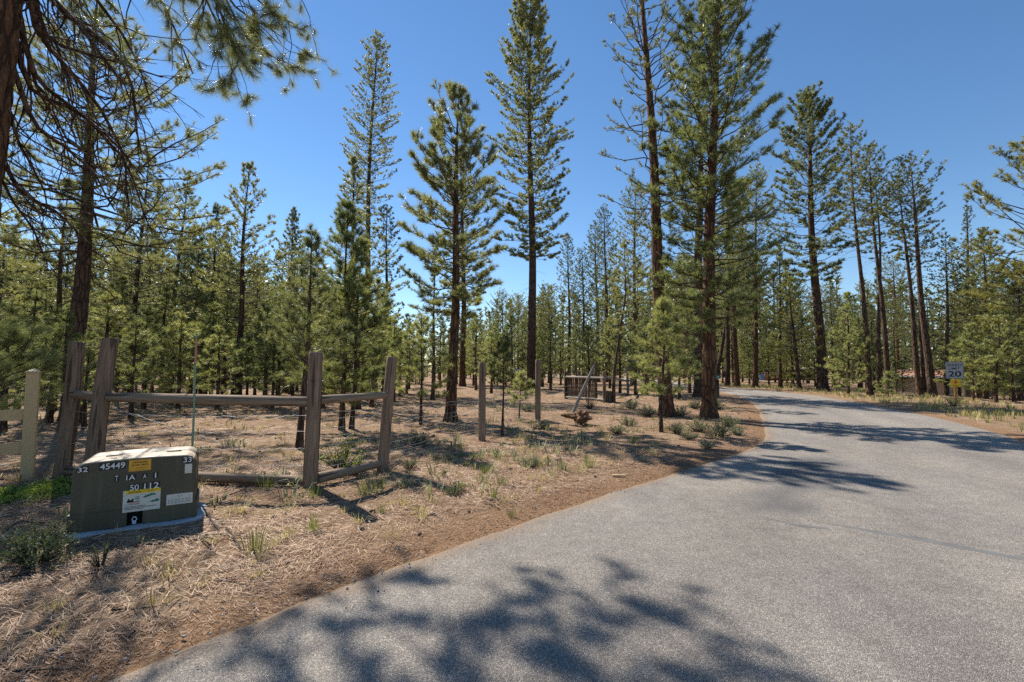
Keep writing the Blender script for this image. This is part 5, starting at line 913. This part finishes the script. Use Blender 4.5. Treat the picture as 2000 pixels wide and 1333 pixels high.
# stones, cones, chips
def lump(seed, sub=1):
    bm = bmesh.new(); bmesh.ops.create_icosphere(bm, subdivisions=sub, radius=1); rg = np.random.default_rng(seed)
    for v in bm.verts: v.co *= rg.uniform(.7, 1.15)
    V = np.array([v.co for v in bm.verts]); F = np.array([[v.index for v in f.verts] for f in bm.faces]); bm.free(); return V, F
def scatter(x, y, sz, z, m, name, lab, cat, flat=.6):
    A_ = Acc(); Ls = [lump(i) for i in range(6)]
    for i in range(len(x)):
        V, F = Ls[i % 6]; a = rc.uniform(0, 6.28); c, s_ = math.cos(a), math.sin(a); W = V * sz[i] * np.array([1, rc.uniform(.6, 1), flat]); A_.add(np.c_[W[:, 0] * c - W[:, 1] * s_ + x[i], W[:, 0] * s_ + W[:, 1] * c + y[i], W[:, 2] + z[i]], None, F, rc.random())
    tag(ob(name, A_.mesh(name, m, False)), lab, cat, kind='stuff')
x, y = polar(5200, 2.6, 14, -60, 40); sd = road_sd(x, y); k = (sd > -.45) & (sd < .6) & (rc.random(5200) < np.where(sd < 0, np.exp(sd / .13), .8)); x, y, sd = x[k], y[k], sd[k]; q = np.array([gp(px, py)[:2] for px, py in zip(rc.uniform(1425, 1492, 420), rc.uniform(848, 884, 420))]); q = q[road_sd(q[:, 0], q[:, 1]) > -.35]; x, y = np.r_[x, q[:, 0]], np.r_[y, q[:, 1]]
scatter(x, y, rc.uniform(.004, .014, len(x)), np.maximum(hgt(x, y), .006) + .008, M['stone'], 'roadside_gravel', 'fine grey gravel along the asphalt edge', 'gravel')
x, y = polar(520, 3, 34, -60, 42); sd = road_sd(x, y); k = (sd > .3) & ~in_cab(x, y); x, y = x[k], y[k]; scatter(x, y, rc.uniform(.012, .05, len(x)), hgt(x, y) + .01, M['stone_dark'], 'forest_debris', 'dark pine cones and bark bits strewn on the ground', 'debris')
for k, (pts, r, lab) in enumerate([([(388, 990), (420, 1015), (450, 1048), (470, 1080)], .007, 'thin dark stick running from the pad down the bank'), ([(5, 1042), (40, 1026), (90, 1030), (132, 1045)], .008, 'bent twig lying across the round shrub by the cabinet')]):
    P = [gp(a, b, .02 if k == 0 else .16) + [0, 0, zg(*gp(a, b)[:2])] for a, b in pts]; tag(cable('fallen_stick', P, r, M['bark_grey'], None, 0, 16, .006, k), lab, 'stick')
p = put(1209, 933); o = log('wood_chip', p + [-.09, .02, .02], p + [.10, -.03, .03], .022, .016, M['chip'], None, 91, 6, .2); tag(o, 'fresh pale splinter of wood at the road margin', 'wood chip')
for k, (px, py, l, a, lab) in enumerate([(960, 760, 2.4, .3, 'grey fallen log on the open ground behind the brown line post'), (1770, 770, 5.0, .1, 'long pale fallen log under the leaning trunks')]):
    p = put(px, py); d = np.array([math.cos(a), math.sin(a), 0]) * l / 2; q0, q1 = p - d, p + d; q0[2] = zg(*q0[:2]) + .05; q1[2] = zg(*q1[:2]) + .05; tag(log('fallen_log', q0, q1, .09, .06, M['wood_grey'], None, 95 + k), lab, 'log')

def sticks():
    x, y = polar(380, 3, 30, -60, 38); sd = road_sd(x, y); k = (sd > .35) & ~in_cab(x, y); x, y, sd = x[k], y[k], sd[k]; n = len(x); a = rc.uniform(0, 6.28, n); l = rc.uniform(.08, .38, n); z = hgt(x, y, sd) + .014; d = np.stack([np.cos(a), np.sin(a), rc.normal(0, .05, n)], -1) * l[:, None]; b = np.stack([x, y, z], -1); P = np.stack([b - d, b + rc.normal(0, .018, (n, 3)) * [1, 1, .3], b + d], 1)
    V, Q = tubes(P, np.stack([rc.uniform(.004, .010, n), rc.uniform(.003, .008, n), np.full(n, .002)], 1), 5); tag(ob('fallen_twigs', mk('fallen_twigs', V, Q, None, None, M['bark_grey'], True)), 'short dead twigs littering the forest floor', 'twigs', kind='stuff')
    A_ = Acc(); x, y = polar(1500, 6, 50, -58, 42); sd = road_sd(x, y); k = (sd > .8) & (fbm(x * .33, y * .33, 2, 144) > .43); x, y, sd = x[k], y[k], sd[k]; P = np.stack([x, y, hgt(x, y, sd)], -1); V, Q, T, t = blades(P, 14, rc.uniform(.10, .26, len(x)), .022, 2.2, 1.1, rc, .1, .8); A_.add(V, Q, T, t); tag(ob('low_plants', A_.mesh('low_plants', M['sage'])), 'small grey-green plants dotted over the open ground', 'plants', kind='stuff')
sticks()
